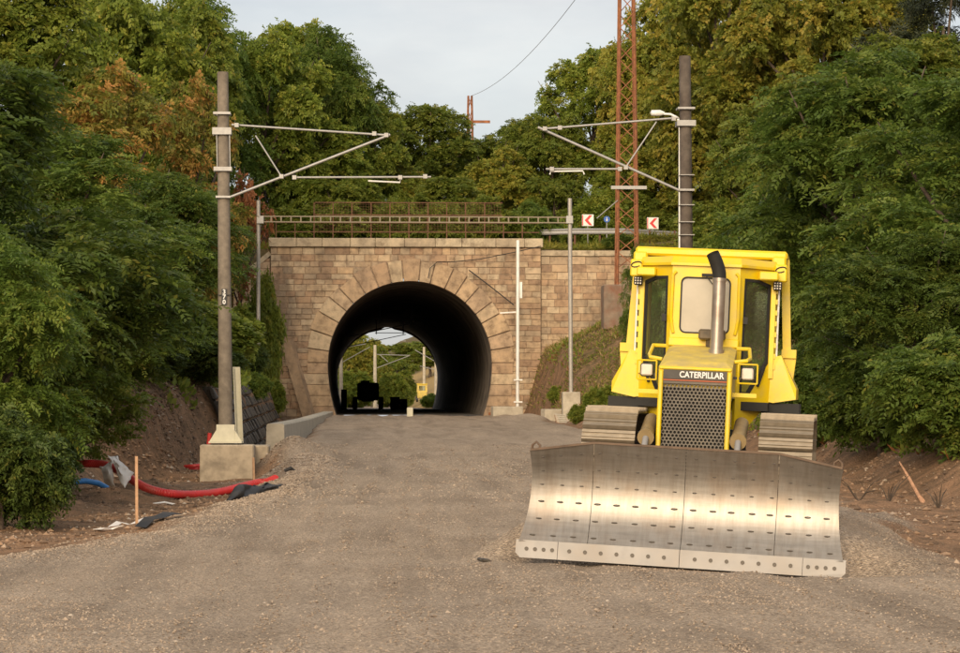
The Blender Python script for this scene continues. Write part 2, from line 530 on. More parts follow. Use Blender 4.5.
def terrain(u, v):
    u, v = np.asarray(u, float), np.asarray(v, float)
    b = bed(v)
    n1 = fbm(u * 0.25, v * 0.25, 4)
    n2 = fbm(u * 0.9 + 40, v * 0.9, 3)
    # ---- before the tunnel
    el, er, tl, tr = edge_l(v), edge_r(v), toe_l(v), toe_r(v)
    dl = np.interp(v, [20, 35, 50, 68, 80, 139], [0.04, 0.10, 0.32, 0.60, 0.55, 0.35])
    dr = np.interp(v, [20, 40, 139], [0.03, 0.14, 0.2])
    z = b - dl * sstep((el - u) / 1.1) - dr * sstep((u - er) / 1.0)
    z = z + 0.05 * np.exp(-((u - el - 0.25) / 0.45) ** 2) + 0.06 * np.exp(-((u - er + 0.25) / 0.4) ** 2)
    inbed = (u > el - 0.3) & (u < er + 0.3)
    z = z + np.where(inbed, 0.022 * n2 + 0.05 * fbm(u * 0.3 + 3, v * 0.12, 3), 0.07 * n1 + 0.06 * n2)
    # ruts left by the machine and by lorries
    ax = DZ_LOC.x + (v - DZ_LOC.y) * math.tan(-DZ_YAW) * np.exp(-np.clip(v - 32, 0, 99) / 22) - 0.4 * sstep((v - 40) / 40)
    for off, w, dep in ((-0.96, 0.30, 0.05), (0.96, 0.30, 0.05)):
        z = z - dep * np.exp(-((u - ax - off) / w) ** 4) * sstep((v - 33) / 4) * (0.7 + 0.5 * vnoise(u * 0 + 1.5, v * 2.2))
    for c0, dep in ((-2.3, 0.05), (-0.5, 0.045), (-3.3, 0.03), (-1.55, 0.03), (1.1, 0.035), (2.9, 0.035)):
        cu = c0 + 0.35 * np.sin(v * 0.045 + c0) + 0.012 * (v - 40) * (c0 < 0)
        z = z - dep * np.exp(-((u - cu) / 0.19) ** 2) * (0.6 + 0.6 * vnoise(u * 0 + c0 * 3, v * 0.35)) * inbed
        z = z + dep * 0.5 * np.exp(-((np.abs(u - cu) - 0.33) / 0.1) ** 2) * inbed
    z = z + 0.10 * np.exp(-((v - 96 - 2 * vnoise(u * .4, v * 0)) / 5.0) ** 2) * sstep((4.5 - abs(u)) / 2)
    sl = np.clip(tl - u, 0, 1e3)
    wall = sstep((v - 79) / 3) * sstep((128 - v) / 3)
    capl = np.interp(v, [20, 70, 125, 139], [7.5, 8.0, 8.3, 8.3])
    zl = wall * 1.55 * sstep((sl - 0.15) / 0.55) + 0.80 * np.clip(sl - 0.5 * wall, 0, 99) + 0.25 * n1 * sstep(sl / 2)
    zl = zl + 1.3 * sstep(sl / 1.2) * sstep((v - 64) / 5) * sstep((84 - v) / 6)
    zl = zl + (0.16 * fbm(u * 1.9 + 5, v * 1.1, 4)) * sstep(sl / 0.6) * sstep((v - 62) / 4) * sstep((90 - v) / 6)
    zl = capl * (1 - np.exp(-zl / capl)) * 1.12
    s2 = np.clip(u - tr, 0, 1e3)
    nearp = sstep((v - 123.5) / 10)
    zr = nearp * 3.0 * sstep(s2 / 1.3) + np.interp(v, [60, 120, 139], [0.62, 0.6, 0.42]) * s2 + nearp * 0.75 * np.clip(u - 11.0, 0, 9) + 0.25 * n1 * sstep(s2 / 2)
    capr = 8.4
    zr = np.where(zr > 5.5, 5.5 + (capr - 5.5) * (1 - np.exp(-(zr - 5.5) / (capr - 5.5))), zr)
    z = z + np.where(sl > 0, zl, 0) + np.where(s2 > 0, zr, 0)
    for hu, hv, hr, hh in HEAPS:
        z = z + hh * np.exp(-((u - hu) ** 2 + ((v - hv) * 0.8) ** 2) / (hr * hr) * 1.3)
    # pad that the bulldozer stands on
    cu, su = math.cos(-DZ_YAW), math.sin(-DZ_YAW)
    du, dv = u - DZ_LOC.x, v - DZ_LOC.y
    lx, ly = du * cu - dv * su, du * su + dv * cu
    padz = DZ_Z - math.tan(DZ_ROLL) * lx
    wx = 1 - sstep((np.abs(lx) - 1.35) / 1.3)
    wy = sstep((ly + 2.35) / 0.75) * (1 - sstep((ly - 1.6) / 5.0))
    z = z * (1 - wx * wy) + padz * wx * wy
    w2 = (1 - sstep((np.abs(lx) - 1.75) / 1.2)) * sstep((ly + 4.6) / 1.4) * (1 - sstep((ly + 2.45) / 0.3))
    z = z * (1 - w2) + np.minimum(z, -0.05 - 0.058 * lx + 0.018 * n2) * w2
    # ---- hill over the tunnel
    zh = 9.55 + 3.2 * sstep((v - 152) / 30) + 0.5 * n1 + 0.05 * np.clip(np.abs(u) - 9, 0, 60)
    zh = np.where((v < 143), 9.45 + 0.06 * n1, zh)
    # ---- beyond the tunnel
    sl = np.clip(-5.2 - u, 0, 1e3)
    sr = np.clip(u - np.interp(v, [229, 260, 340], [6.0, 4.2, 2.5]), 0, 1e3)
    zf = bed(v) + 9 * (1 - np.exp(-0.6 * sl / 9)) + 11 * (1 - np.exp(-0.55 * sr / 11)) + 11 * sstep((v - 330) / 260) + 0.25 * n1 * sstep((sl + sr) / 2)
    return np.where(v < VP + 0.35, z, np.where(v < VF + 0.35, zh, zf))
def gz(u, v):
    return float(terrain(np.array([u]), np.array([v]))[0])

def build_ground():
    us = np.concatenate([np.array([-900, -500, -250, -140, -90, -60, -45, -35, -28, -23, -19.5, -17]), np.arange(-15, -11, 0.5), np.arange(-11, 11, 0.2), np.arange(11, 15, 0.5), np.array([15, 17, 19.5, 23, 28, 35, 45, 60, 90, 140, 250, 500, 900])])
    vs = np.concatenate([np.array([-900, -400, -150, -60, -20, -5, 5, 10, 14]), np.arange(16, 60, 0.22), np.arange(60, 139.2, 0.4), [139.34, 139.36], np.arange(140, 229, 1.5), [229.34, 229.36], np.arange(230, 300, 2), np.arange(300, 620, 8), [700, 900, 1400]])
    U, V = np.meshgrid(us, vs)
    Z = terrain(U, V)
    nu, nv = len(us), len(vs)
    verts = np.stack([U, V, Z], -1).reshape(-1, 3)
    i = np.arange(nv - 1)[:, None] * nu + np.arange(nu - 1)[None, :]
    quads = np.stack([i, i + 1, i + nu + 1, i + nu], -1)
    um = (us[:-1] + us[1:]) / 2
    keep = np.ones((nv - 1, nu - 1), bool)
    for k in range(nv - 1):
        if abs(vs[k] - 139.34) < 0.005 or abs(vs[k] - 229.34) < 0.005:
            keep[k, np.abs(um) < 5.3] = False
    quads = quads[keep]
    me = bpy.data.meshes.new('ground')
    me.from_pydata(verts.tolist(), [], quads.tolist())
    u, v = U.ravel(), V.ravel()
    el, er = edge_l(v), edge_r(v)
    jag = 0.35 * fbm(u * 1.3, v * 0.7, 3)
    gravel = sstep((u - el + 0.55 + jag) / 0.6) * sstep((er + 0.55 + jag - u) / 0.6) * (v < VP + 0.35)
    for hu, hv, hr, hh in HEAPS[:5]:
        gravel = np.maximum(gravel, sstep(1.5 - np.hypot(u - hu, v - hv) / hr))
    gravel = np.where(v > VF, sstep((4.2 - np.abs(u + 1)) / 0.5), gravel)
    gr = np.clip(0.5 + fbm(u * 0.5, v * 0.5, 4) * 0.7, 0, 1)
    grass = np.where(v < VP + 0.35, sstep((u - toe_r(v) - 0.6) / 1.5) * np.interp(v, [60, 90], [0.25, 1]) + 0.35 * sstep((toe_l(v) - u - 1) / 2), 1.0) * (0.35 + 0.65 * gr)
    grass = np.where(v > VF, 0.8 * (np.abs(u + 1) > 4.2), grass)
    dry = np.where((v > VF) & (u > 1.5) & (v < 420), 1.0, 0.0)
    for nm, a in (('gravel', gravel), ('grass', grass), ('dry', dry)):
        at = me.attributes.new(nm, 'FLOAT', 'POINT')
        at.data.foreach_set('value', a.astype(np.float32))
    me.polygons.foreach_set('use_smooth', [True] * len(me.polygons))
    # material
    m, t, b = mat_base('ground_surface')
    ag = nd(t, 'ShaderNodeAttribute', attribute_name='gravel')
    aa = nd(t, 'ShaderNodeAttribute', attribute_name='grass')
    n_big = noise(t, 0.45, 5, 0.6)
    n_mid = noise(t, 3.0, 6, 0.65)
    n_fine = noise(t, 28.0, 4, 0.7)
    tcn = nd(t, 'ShaderNodeTexCoord')
    vo = nd(t, 'ShaderNodeTexVoronoi')
    vo.inputs['Scale'].default_value = 38
    t.links.new(tcn.outputs['Object'], vo.inputs['Vector'])
    g1 = ramp(t, n_big.outputs['Fac'], [(0.3, (0.338, 0.264, 0.194)), (0.7, (0.425, 0.338, 0.254))])
    g2 = ramp(t, n_fine.outputs['Fac'], [(0.27, (0.50, 0.49, 0.48)), (0.47, (0.97, 0.97, 0.97)), (0.75, (1.5, 1.48, 1.45))])
    gcol = mixrgb(t, 1.0, g1.outputs['Color'], g2.outputs['Color'], 'MULTIPLY')
    v2 = ramp(t, vo.outputs['Color'], [(0, (0.5, 0.48, 0.46)), (0.6, (1.0, 1.0, 1.0)), (1, (1.45, 1.42, 1.4))])
    gcol = mixrgb(t, 0.75, gcol, mixrgb(t, 1.0, gcol, v2.outputs['Color'], 'MULTIPLY'))
    n_str = noise(t, 1.0, 6, 0.6, stretch=(1.5, 0.16, 1))
    r_str = ramp(t, n_str.outputs['Fac'], [(0.34, (0.78, 0.77, 0.76)), (0.5, (1, 1, 1)), (0.68, (1.15, 1.14, 1.13))])
    gcol = mixrgb(t, 1.0, gcol, r_str.outputs['Color'], 'MULTIPLY')
    d1 = ramp(t, n_mid.outputs['Fac'], [(0.28, (0.12, 0.08, 0.05)), (0.48, (0.25, 0.155, 0.092)), (0.66, (0.36, 0.21, 0.12)), (0.85, (0.42, 0.30, 0.20))])
    dcol = mixrgb(t, 1.0, d1.outputs['Color'], g2.outputs['Color'], 'MULTIPLY')
    r_gr = ramp(t, n_mid.outputs['Fac'], [(0.3, (0.045, 0.055, 0.018)), (0.55, (0.12, 0.10, 0.04)), (0.75, (0.20, 0.14, 0.065))])
    ady = nd(t, 'ShaderNodeAttribute', attribute_name='dry')
    gcl = mixrgb(t, ady.outputs['Fac'], r_gr.outputs['Color'], (0.40, 0.28, 0.11))
    col = mixrgb(t, aa.outputs['Fac'], dcol, gcl)
    col = mixrgb(t, ag.outputs['Fac'], col, gcol)
    t.links.new(col, b.inputs['Base Color'])
    b.inputs['Roughness'].default_value = 0.95
    b.inputs['Specular IOR Level'].default_value = 0.15
    ad = nd(t, 'ShaderNodeMath', operation='ADD')
    t.links.new(n_fine.outputs['Fac'], ad.inputs[0])
    t.links.new(vo.outputs['Distance'], ad.inputs[1])
    bump(t, b, ad.outputs['Value'], 0.7, 0.045)
    me.materials.append(m)
    o = link('ground', me)
    tag(o, 'tan gravel track bed, brown dirt verges and earth slopes', None, None, 'structure')
    # tunnel floor
    f = MB()
    zs = [(VP + 0.37, 1.171), (VF + 0.33, 1.37)]
    f.add([(-4.3, zs[0][0], zs[0][1]), (4.3, zs[0][0], zs[0][1]), (4.3, zs[1][0], zs[1][1]), (-4.3, zs[1][0], zs[1][1])], [(0, 1, 2, 3)])
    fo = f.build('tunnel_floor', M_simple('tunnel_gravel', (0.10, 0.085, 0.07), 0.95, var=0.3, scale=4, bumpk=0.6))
    tag(fo, 'dark gravel floor inside the tunnel', None, None, 'structure')
build_ground()

def build_pebbles():
    """loose stones lying on the gravel bed"""
    n = 92000
    d = 17.5 * (80 / 17.5) ** (rng.random(n) ** 1.1)
    px = rng.uniform(-60, 1020, n)
    xc = (px - 480) / FPX * d
    u = CAM.x + xc * math.cos(THETA) + d * math.sin(THETA)
    v = d * math.cos(THETA) - xc * math.sin(THETA)
    el, er = edge_l(v), edge_r(v)
    pr = np.where((u > el - 0.6) & (u < er + 0.5), 0.35 + 0.65 * (fbm(u * 0.5, v * 0.3, 3) > 0.05), 0.12)
    pr = np.where((np.abs(u - el) < 0.7) | (np.abs(u - er) < 0.5), 1, pr)
    k = rng.random(n) < pr
    # more on the heaps
    hu = np.concatenate([rng.normal(h[0], h[2] * .6, 900) for h in HEAPS[:4]])
    hv = np.concatenate([rng.normal(h[1], h[2] * .7, 900) for h in HEAPS[:4]])
    u, v = np.concatenate([u[k], hu]), np.concatenate([v[k], hv])
    ev = rng.uniform(30, 66, 9000)
    eu = edge_l(ev) + rng.normal(0.1, 0.35, 9000)
    u, v = np.concatenate([u, eu]), np.concatenate([v, ev])
    z = terrain(u, v)
    n = len(u)
    s = 0.008 + 0.010 * rng.random(n) ** 2.2 + 0.016 * (rng.random(n) > 0.992)
    s *= np.clip(v / 42, 0.8, 1.5)
    s[-9000:] *= 1.35
    octa = np.array([[1, 0, 0], [-1, 0, 0], [0, 1, 0], [0, -1, 0], [0, 0, .7], [0, 0, -.7]], float)
    fc = np.array([[0, 2, 4], [2, 1, 4], [1, 3, 4], [3, 0, 4], [2, 0, 5], [1, 2, 5], [3, 1, 5], [0, 3, 5]])
    vv = octa[None] * s[:, None, None] * rng.uniform(0.6, 1.35, (n, 6, 1))
    a = rng.uniform(0, 6.28, n)
    ca, sa = np.cos(a)[:, None], np.sin(a)[:, None]
    x = vv[..., 0] * ca - vv[..., 1] * sa
    y = vv[..., 0] * sa + vv[..., 1] * ca
    vv = np.stack([x + u[:, None], y + v[:, None], vv[..., 2] + (z + s * 0.12)[:, None]], -1)
    tri = vv[:, fc].reshape(-1, 3)
    tint = np.repeat(rng.random(n), 24)
    m, t, b = mat_base('pebble')
    at = nd(t, 'ShaderNodeAttribute', attribute_name='tint')
    r = ramp(t, at.outputs['Fac'], [(0, (0.15, 0.115, 0.085)), (0.35, (0.31, 0.235, 0.17)), (0.92, (0.40, 0.315, 0.235)), (1, (0.45, 0.385, 0.31))])
    t.links.new(r.outputs['Color'], b.inputs['Base Color'])
    b.inputs['Roughness'].default_value = 0.9
    me = fast_mesh('loose_stones', tri, 3, m, {'tint': tint})
    tag(link('loose_stones', me), 'loose pebbles strewn over the tan gravel bed', 'gravel', None, 'stuff')
build_pebbles()

def build_clods():
    """earth clods and rubble on the verges and the bare bank"""
    g = np.random.default_rng(5)
    v1 = g.uniform(33, 78, 9000)
    u1 = edge_l(v1) - 0.3 - g.random(9000) * (edge_l(v1) - toe_l(v1) + 0.6)
    v2 = g.uniform(28, 75, 6000)
    u2 = edge_r(v2) + 0.3 + g.random(6000) * (toe_r(v2) - edge_r(v2) + 1.2)
    v3 = g.uniform(66, 86, 5000)
    u3 = toe_l(v3) - 3.2 * g.random(5000)
    u, v = np.concatenate([u1, u2, u3]), np.concatenate([v1, v2, v3])
    keep = (vnoise(u * 1.1, v * 1.1) > -0.15) | (np.arange(len(u)) > 15000)
    u, v = u[keep], v[keep]
    n = len(u)
    z = terrain(u, v)
    s = 0.014 + 0.05 * g.random(n) ** 4
    s = np.where((v > 66) & (u < toe_l(v)), s * 1.5, s)
    octa = np.array([[1, 0, 0], [-1, 0, 0], [0, 1, 0], [0, -1, 0], [0, 0, .7], [0, 0, -.7]], float)
    fc = np.array([[0, 2, 4], [2, 1, 4], [1, 3, 4], [3, 0, 4], [2, 0, 5], [1, 2, 5], [3, 1, 5], [0, 3, 5]])
    vv = octa[None] * s[:, None, None] * g.uniform(0.55, 1.4, (n, 6, 1))
    a = g.uniform(0, 6.28, n)
    ca, sa = np.cos(a)[:, None], np.sin(a)[:, None]
    vv = np.stack([vv[..., 0] * ca - vv[..., 1] * sa + u[:, None], vv[..., 0] * sa + vv[..., 1] * ca + v[:, None], vv[..., 2] + (z + s * .15)[:, None]], -1)
    m, t, b = mat_base('clod')
    at = nd(t, 'ShaderNodeAttribute', attribute_name='tint')
    r = ramp(t, at.outputs['Fac'], [(0, (0.10, 0.065, 0.042)), (0.5, (0.23, 0.145, 0.088)), (0.85, (0.34, 0.22, 0.135)), (1, (0.45, 0.38, 0.30))])
    t.links.new(r.outputs['Color'], b.inputs['Base Color'])
    b.inputs['Roughness'].default_value = 0.95
    me = fast_mesh('earth_clods', vv[:, fc].reshape(-1, 3), 3, m, {'tint': np.repeat(g.random(n), 24)})
    tag(link('earth_clods', me), 'brown earth clods and rubble on the dirt verges', 'rubble', None, 'stuff')
build_clods()

# ------------------------------------------------------------------ tunnel
FLOOR = 1.17
ZC, RAD, LOWB = FLOOR + 2.6, 4.1, 5.9
ZTOP = 9.55
def bore_w(z, r=RAD, lowb=LOWB):
    t = z - ZC
    if t >= r: return 0.0
    if t >= 0: return math.sqrt(r * r - t * t)
    k = min(1.0, abs(t) / lowb)
    return r * math.sqrt(1 - k * k)
def bore_pts(r, lowb, n=28, zlow=FLOOR - 0.3):
    pts = []
    for k in range(7):
        z = zlow + (ZC - zlow) * k / 7
        pts.append((bore_w(z, r, lowb), z))
    for k in range(n + 1):
        a = math.pi * k / n
        pts.append((r * math.cos(a), ZC + r * math.sin(a)))
    for k in range(7):
        z = ZC - (ZC - zlow) * (k + 1) / 7
        pts.append((-bore_w(z, r, lowb), z))
    return pts

def chamf(b, x0, x1, z0, z1, yf, depth, ch=0.018, jit=0.012, bev=0.03):
    """a dressed block whose face looks towards -Y"""
    j = lambda: random.uniform(-jit, jit)
    y = yf + random.uniform(-0.018, 0.018)
    vs = [(x0, yf + depth, z0), (x1, yf + depth, z0), (x1, yf + depth, z1), (x0, yf + depth, z1),
          (x0, y + bev, z0), (x1, y + bev, z0), (x1, y + bev, z1), (x0, y + bev, z1),
          (x0 + ch + j() * .5, y + j() * .3, z0 + ch), (x1 - ch + j() * .5, y + j() * .3, z0 + ch), (x1 - ch + j() * .5, y + j() * .3, z1 - ch), (x0 + ch + j() * .5, y + j() * .3, z1 - ch)]
    fs = [(0, 1, 2, 3), (8, 9, 10, 11)]
    for a in range(4):
        c = (a + 1) % 4
        fs += [(a, c, 4 + c, 4 + a), (4 + a, 4 + c, 8 + c, 8 + a)]
    b.add(vs, fs)

def build_tunnel():
    W0, W1 = -6.95, 6.55
    T = thing('railway_tunnel', (0, VP + 0.4, FLOOR), 'stone railway tunnel portal with round arch of dressed blocks', 'tunnel')
    # mortar core with the opening
    core = MB()
    zs = [FLOOR - 0.4] + [FLOOR + 0.25 * k for k in range(1, 27)] + [ZC + RAD * math.sin(R(a)) for a in (70, 75, 80, 85, 88, 90)] + [8.2, ZTOP]
    zs = sorted(set(zs))
    def slab(y0, y1, x0, x1, bd, mt, nm, extra=0.04):
        for sd in (0, 1):
            for k in range(len(zs) - 1):
                a, c = zs[k], zs[k + 1]
                wa, wc = bore_w(a, RAD + extra, LOWB + extra), bore_w(c, RAD + extra, LOWB + extra)
                xo = x0 if sd == 0 else x1
                s = -1 if sd == 0 else 1
                pts = [(xo, y0, a), (s * wa, y0, a), (s * wc, y0, c), (xo, y0, c)]
                if abs(wa) + abs(wc) < 1e-6:
                    pts = [(xo, y0, a), (0, y0, a), (0, y0, c), (xo, y0, c)]
                bd.add(pts, [(0, 1, 2, 3)])
                bd.add([(p[0], y1, p[2]) for p in pts], [(0, 1, 2, 3)])
        # outer closing
        bd.add([(x0, y0, zs[0]), (x0, y1, zs[0]), (x0, y1, ZTOP), (x0, y0, ZTOP)], [(0, 1, 2, 3)])
        bd.add([(x1, y0, zs[0]), (x1, y1, zs[0]), (x1, y1, ZTOP), (x1, y0, ZTOP)], [(0, 1, 2, 3)])
        bd.add([(x0, y0, ZTOP), (x1, y0, ZTOP), (x1, y1, ZTOP), (x0, y1, ZTOP)], [(0, 1, 2, 3)])
        return bd.build(nm, mt, T)
    slab(VP + 0.03, VP + 0.9, W0, W1, core, MAT['mortar'], 'wall_core')
    slab(VF - 0.5, VF + 0.6, -8, 8, MB(), MAT['mortar'], 'far_wall')
    # lining
    ln = MB()
    pts = bore_pts(RAD, LOWB)
    ys = [VP + 0.05] + list(np.arange(VP + 4, VF, 6.0)) + [VF + 0.55]
    n = len(pts)
    for y in ys:
        zg = 0.2 * (y - VP) / (VF - VP)
        ln.v += [Vector((p[0], y, p[1] + zg)) for p in pts]
    for i in range(len(ys) - 1):
        for k in range(n - 1):
            ln.f.append([i * n + k, i * n + k + 1, (i + 1) * n + k + 1, (i + 1) * n + k])
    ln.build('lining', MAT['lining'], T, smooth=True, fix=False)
    # arch ring
    RO = 1.08
    nv = 19
    cutsv = [0.0] + [math.pi * (k + random.uniform(-0.16, 0.16)) / nv for k in range(1, nv)] + [math.pi]
    for k in range(nv):
        a0, a1 = cutsv[k], cutsv[k + 1]
        b = MB()
        g = 0.006
        th = RO + random.uniform(-0.10, 0.10)
        y0 = VP - 0.06 + random.uniform(-0.012, 0.012)
        arc = [a0 + g + (a1 - a0 - 2 * g) * q / 3 for q in range(4)]
        inn = [((RAD - 0.015) * math.cos(a), ZC + (RAD - 0.015) * math.sin(a)) for a in arc]
        ou = [((RAD + th) * math.cos(a), ZC + (RAD + th) * math.sin(a)) for a in arc]
        poly = inn + ou[::-1]
        cx = sum(p[0] for p in poly) / 8
        cz = sum(p[1] for p in poly) / 8
        f1 = [(cx + (p[0] - cx) * 0.965, y0, cz + (p[1] - cz) * 0.975) for p in poly]
        f2 = [(p[0], y0 + 0.03, p[1]) for p in poly]
        f3 = [(p[0], y0 + 0.55, p[1]) for p in poly]
        m = 8
        fs = [list(range(m)), [2 * m + i for i in range(m)]]
        for i in range(m):
            j = (i + 1) % m
            fs += [(i, j, m + j, m + i), (m + i, m + j, 2 * m + j, 2 * m + i)]
        b.add(f1 + f2 + f3, fs)
        b.build('voussoir', MAT['ring'], T)
    # lower courses of the ring
    for s in (-1, 1):
        z = FLOOR - 0.12
        for k in range(5):
            z1 = z + (ZC - FLOOR + 0.12) / 5
            th = RO + (0.12 if k % 2 else -0.06) + random.uniform(-0.04, 0.04)
            b = MB()
            wa, wb = bore_w(z), bore_w(z1)
            y0 = VP - 0.06 + random.uniform(-0.012, 0.012)
            o = s * (RAD + th)
            A = [(s * wa, z + .006), (o, z + .006), (o, z1 - .006), (s * wb, z1 - .006)]
            cx, cz = sum(p[0] for p in A) / 4, sum(p[1] for p in A) / 4
            f1 = [(cx + (p[0] - cx) * 0.965, y0, cz + (p[1] - cz) * 0.95) for p in A]
            f2 = [(p[0], y0 + 0.03, p[1]) for p in A]
            f3 = [(p[0], y0 + 0.55, p[1]) for p in A]
            fs = [(0, 1, 2, 3), (8, 9, 10, 11)]
            for i in range(4):
                j = (i + 1) % 4
                fs += [(i, j, 4 + j, 4 + i), (4 + i, 4 + j, 8 + j, 8 + i)]
            b.add(f1 + f2 + f3, fs)
            b.build('voussoir', MAT['ring'], T)
            z = z1
    # coursed blocks
    z = FLOOR - 0.1
    row = 0
    specs = []
    while z < ZTOP - 0.02:
        h = random.choice([0.25, 0.28, 0.31, 0.34])
        if row == 0: h = 0.40
        if ZTOP - (z + h) < 0.2: h = ZTOP - z
        z1 = z + h
        zm = (z + z1) / 2
        if zm < ZC:
            wi = RAD + RO - 0.12
        else:
            q = max(abs(z - ZC), 0)
            wi = math.sqrt(max(0, (RAD + RO - 0.14) ** 2 - q * q)) if q < RAD + RO - 0.14 else 0
        spans = [(W0, -wi), (wi, W1)] if wi > 0.01 else [(W0, W1)]
        for (x0, x1) in spans:
            x = x0
            while x < x1 - 0.02:
                w = random.uniform(0.36, 0.85)
                if x == x0 and row % 2: w *= 0.6
                if x1 - (x + w) < 0.3: w = x1 - x
                specs.append((w * h, x, w, z, z1))
                x += w
        z = z1
        row += 1
    specs.sort(reverse=True)
    rest = MB()
    for k, (ar, x, w, z, z1) in enumerate(specs):
        b = MB() if k < 300 else rest
        chamf(b, x + 0.006, x + w - 0.006, z + 0.005, z1 - 0.005, VP, 0.3, 0.02, 0.02, 0.035)
        if k < 300:
            b.build('stone_block', MAT['stone'], T)
    if rest.v:
        o = rest.build('small_stone_blocks', MAT['stone'], T)
        o['kind'] = 'stuff'
    print('portal blocks', len(specs))
    # coping
    x = W0 - 0.1
    while x < W1 + 0.08:
        w = random.uniform(1.1, 1.7)
        if W1 + 0.1 - (x + w) < 0.7: w = W1 + 0.1 - x
        b = MB()
        b.cbox((x + w / 2, VP + 0.32, ZTOP + 0.225), (w - 0.012, 1.0, 0.44 + random.uniform(-.01, .01)), 0.025)
        b.build('coping_stone', MAT['coping'], T)
        x += w
    # bracket frame hanging from the crown
    b = MB()
    for yy in (VP + 30, VP + 58):
        b.bar((-1.2, yy, ZC + 3.9), (-1.2, yy, ZC + 2.9), 0.07, 0.07).bar((0.7, yy, ZC + 4.0), (0.7, yy, ZC + 2.9), 0.07, 0.07)
        b.bar((-3.3, yy, ZC + 2.0), (0.9, yy, ZC + 2.9), 0.05, 0.05).bar((-1.3, yy, ZC + 3.0), (0.8, yy, ZC + 3.0), 0.05, 0.05)
    b.build('wire_bracket', MAT['black'], T)
    # cables on the face
    cab = [P(541, 246, 138.6), P(515, 252, 138.7), P(480, 259, 138.75), P(450, 262, 138.75), P(437, 262, 138.8), P(430, 268, 138.8), P(428, 278, 138.8)]
    b = MB()
    b.tube(cab, 0.022, 5)
    b.tube([P(469, 270, 138.75), P(490, 286, 138.75), P(514, 305, 138.75)], 0.03, 5)
    b.build('cable', MAT['black'], T)
    # sloping stone slab against the left side
    S = MB()
    q0, q1 = P(309, 416, 137.6), P(287, 341, 137.9)
    S.bar(q0, q1, 0.55, 0.5)
    s = S.build('leaning_stone_slab', MAT['ring'], None)
    tag(s, 'narrow leaning stone slab against the portal left of the arch', 'stone slab')

def build_wing():
    W = thing('wing_wall', (8.7, VP + 1.2, 5.0), 'coursed stone wing wall right of the tunnel above the grassy slope', 'stone wall')
    x0, x1 = 6.56, 12.5
    MB().box(((x0 + x1) / 2, VP + 0.42, 6.1), (x1 - x0, 0.5, 6.1)).build('wall_core', MAT['mortar'], W)
    z = 3.9
    row = 0
    while z < 9.1:
        h = random.choice([0.30, 0.34, 0.38])
        if 9.12 - (z + h) < 0.2: h = 9.12 - z
        x = x0
        while x < x1 - 0.02:
            w = random.uniform(0.45, 0.95)
            if x == x0 and row % 2: w *= 0.6
            if x1 - (x + w) < 0.3: w = x1 - x
            b = MB()
            chamf(b, x + 0.007, x + w - 0.007, z + 0.006, z + h - 0.006, VP + 0.14, 0.3)
            b.build('stone_block', MAT['stone'], W)
            x += w
        z += h
        row += 1
        if z >= 9.1: break
    x = x0 - 0.0
    while x < x1:
        w = random.uniform(1.1, 1.6)
        if x1 - (x + w) < 0.7: w = x1 - x
        MB().cbox((x + w / 2, VP + 0.38, 9.27), (w - 0.012, 0.66, 0.28), 0.02).build('coping_stone', MAT['coping'], W)
        x += w
    # stepped wall end on the left of the portal
    Lw = thing('stepped_side_wall', (-7.6, VP + 0.8, 5), 'stepped stone wall end at the left shoulder of the portal', 'stone wall')
    for k, (xa, xb, zt) in enumerate([(-7.5, -6.98, 9.0), (-8.1, -7.51, 8.3), (-8.8, -8.11, 7.5)]):
        z = 4.5
        while z < zt - 0.05:
            b = MB()
            chamf(b, xa + 0.006, xb - 0.006, z + 0.006, min(z + 0.36, zt) - 0.006, VP + 0.06, 0.6)
            b.build('stone_block', MAT['stone'], Lw)
            z += 0.36
    MB().bar((-7.0, VP + 0.3, 9.25), (-9.3, VP + 0.1, 7.3), 0.5, 0.22).build('sloping_coping', MAT['coping'], Lw)

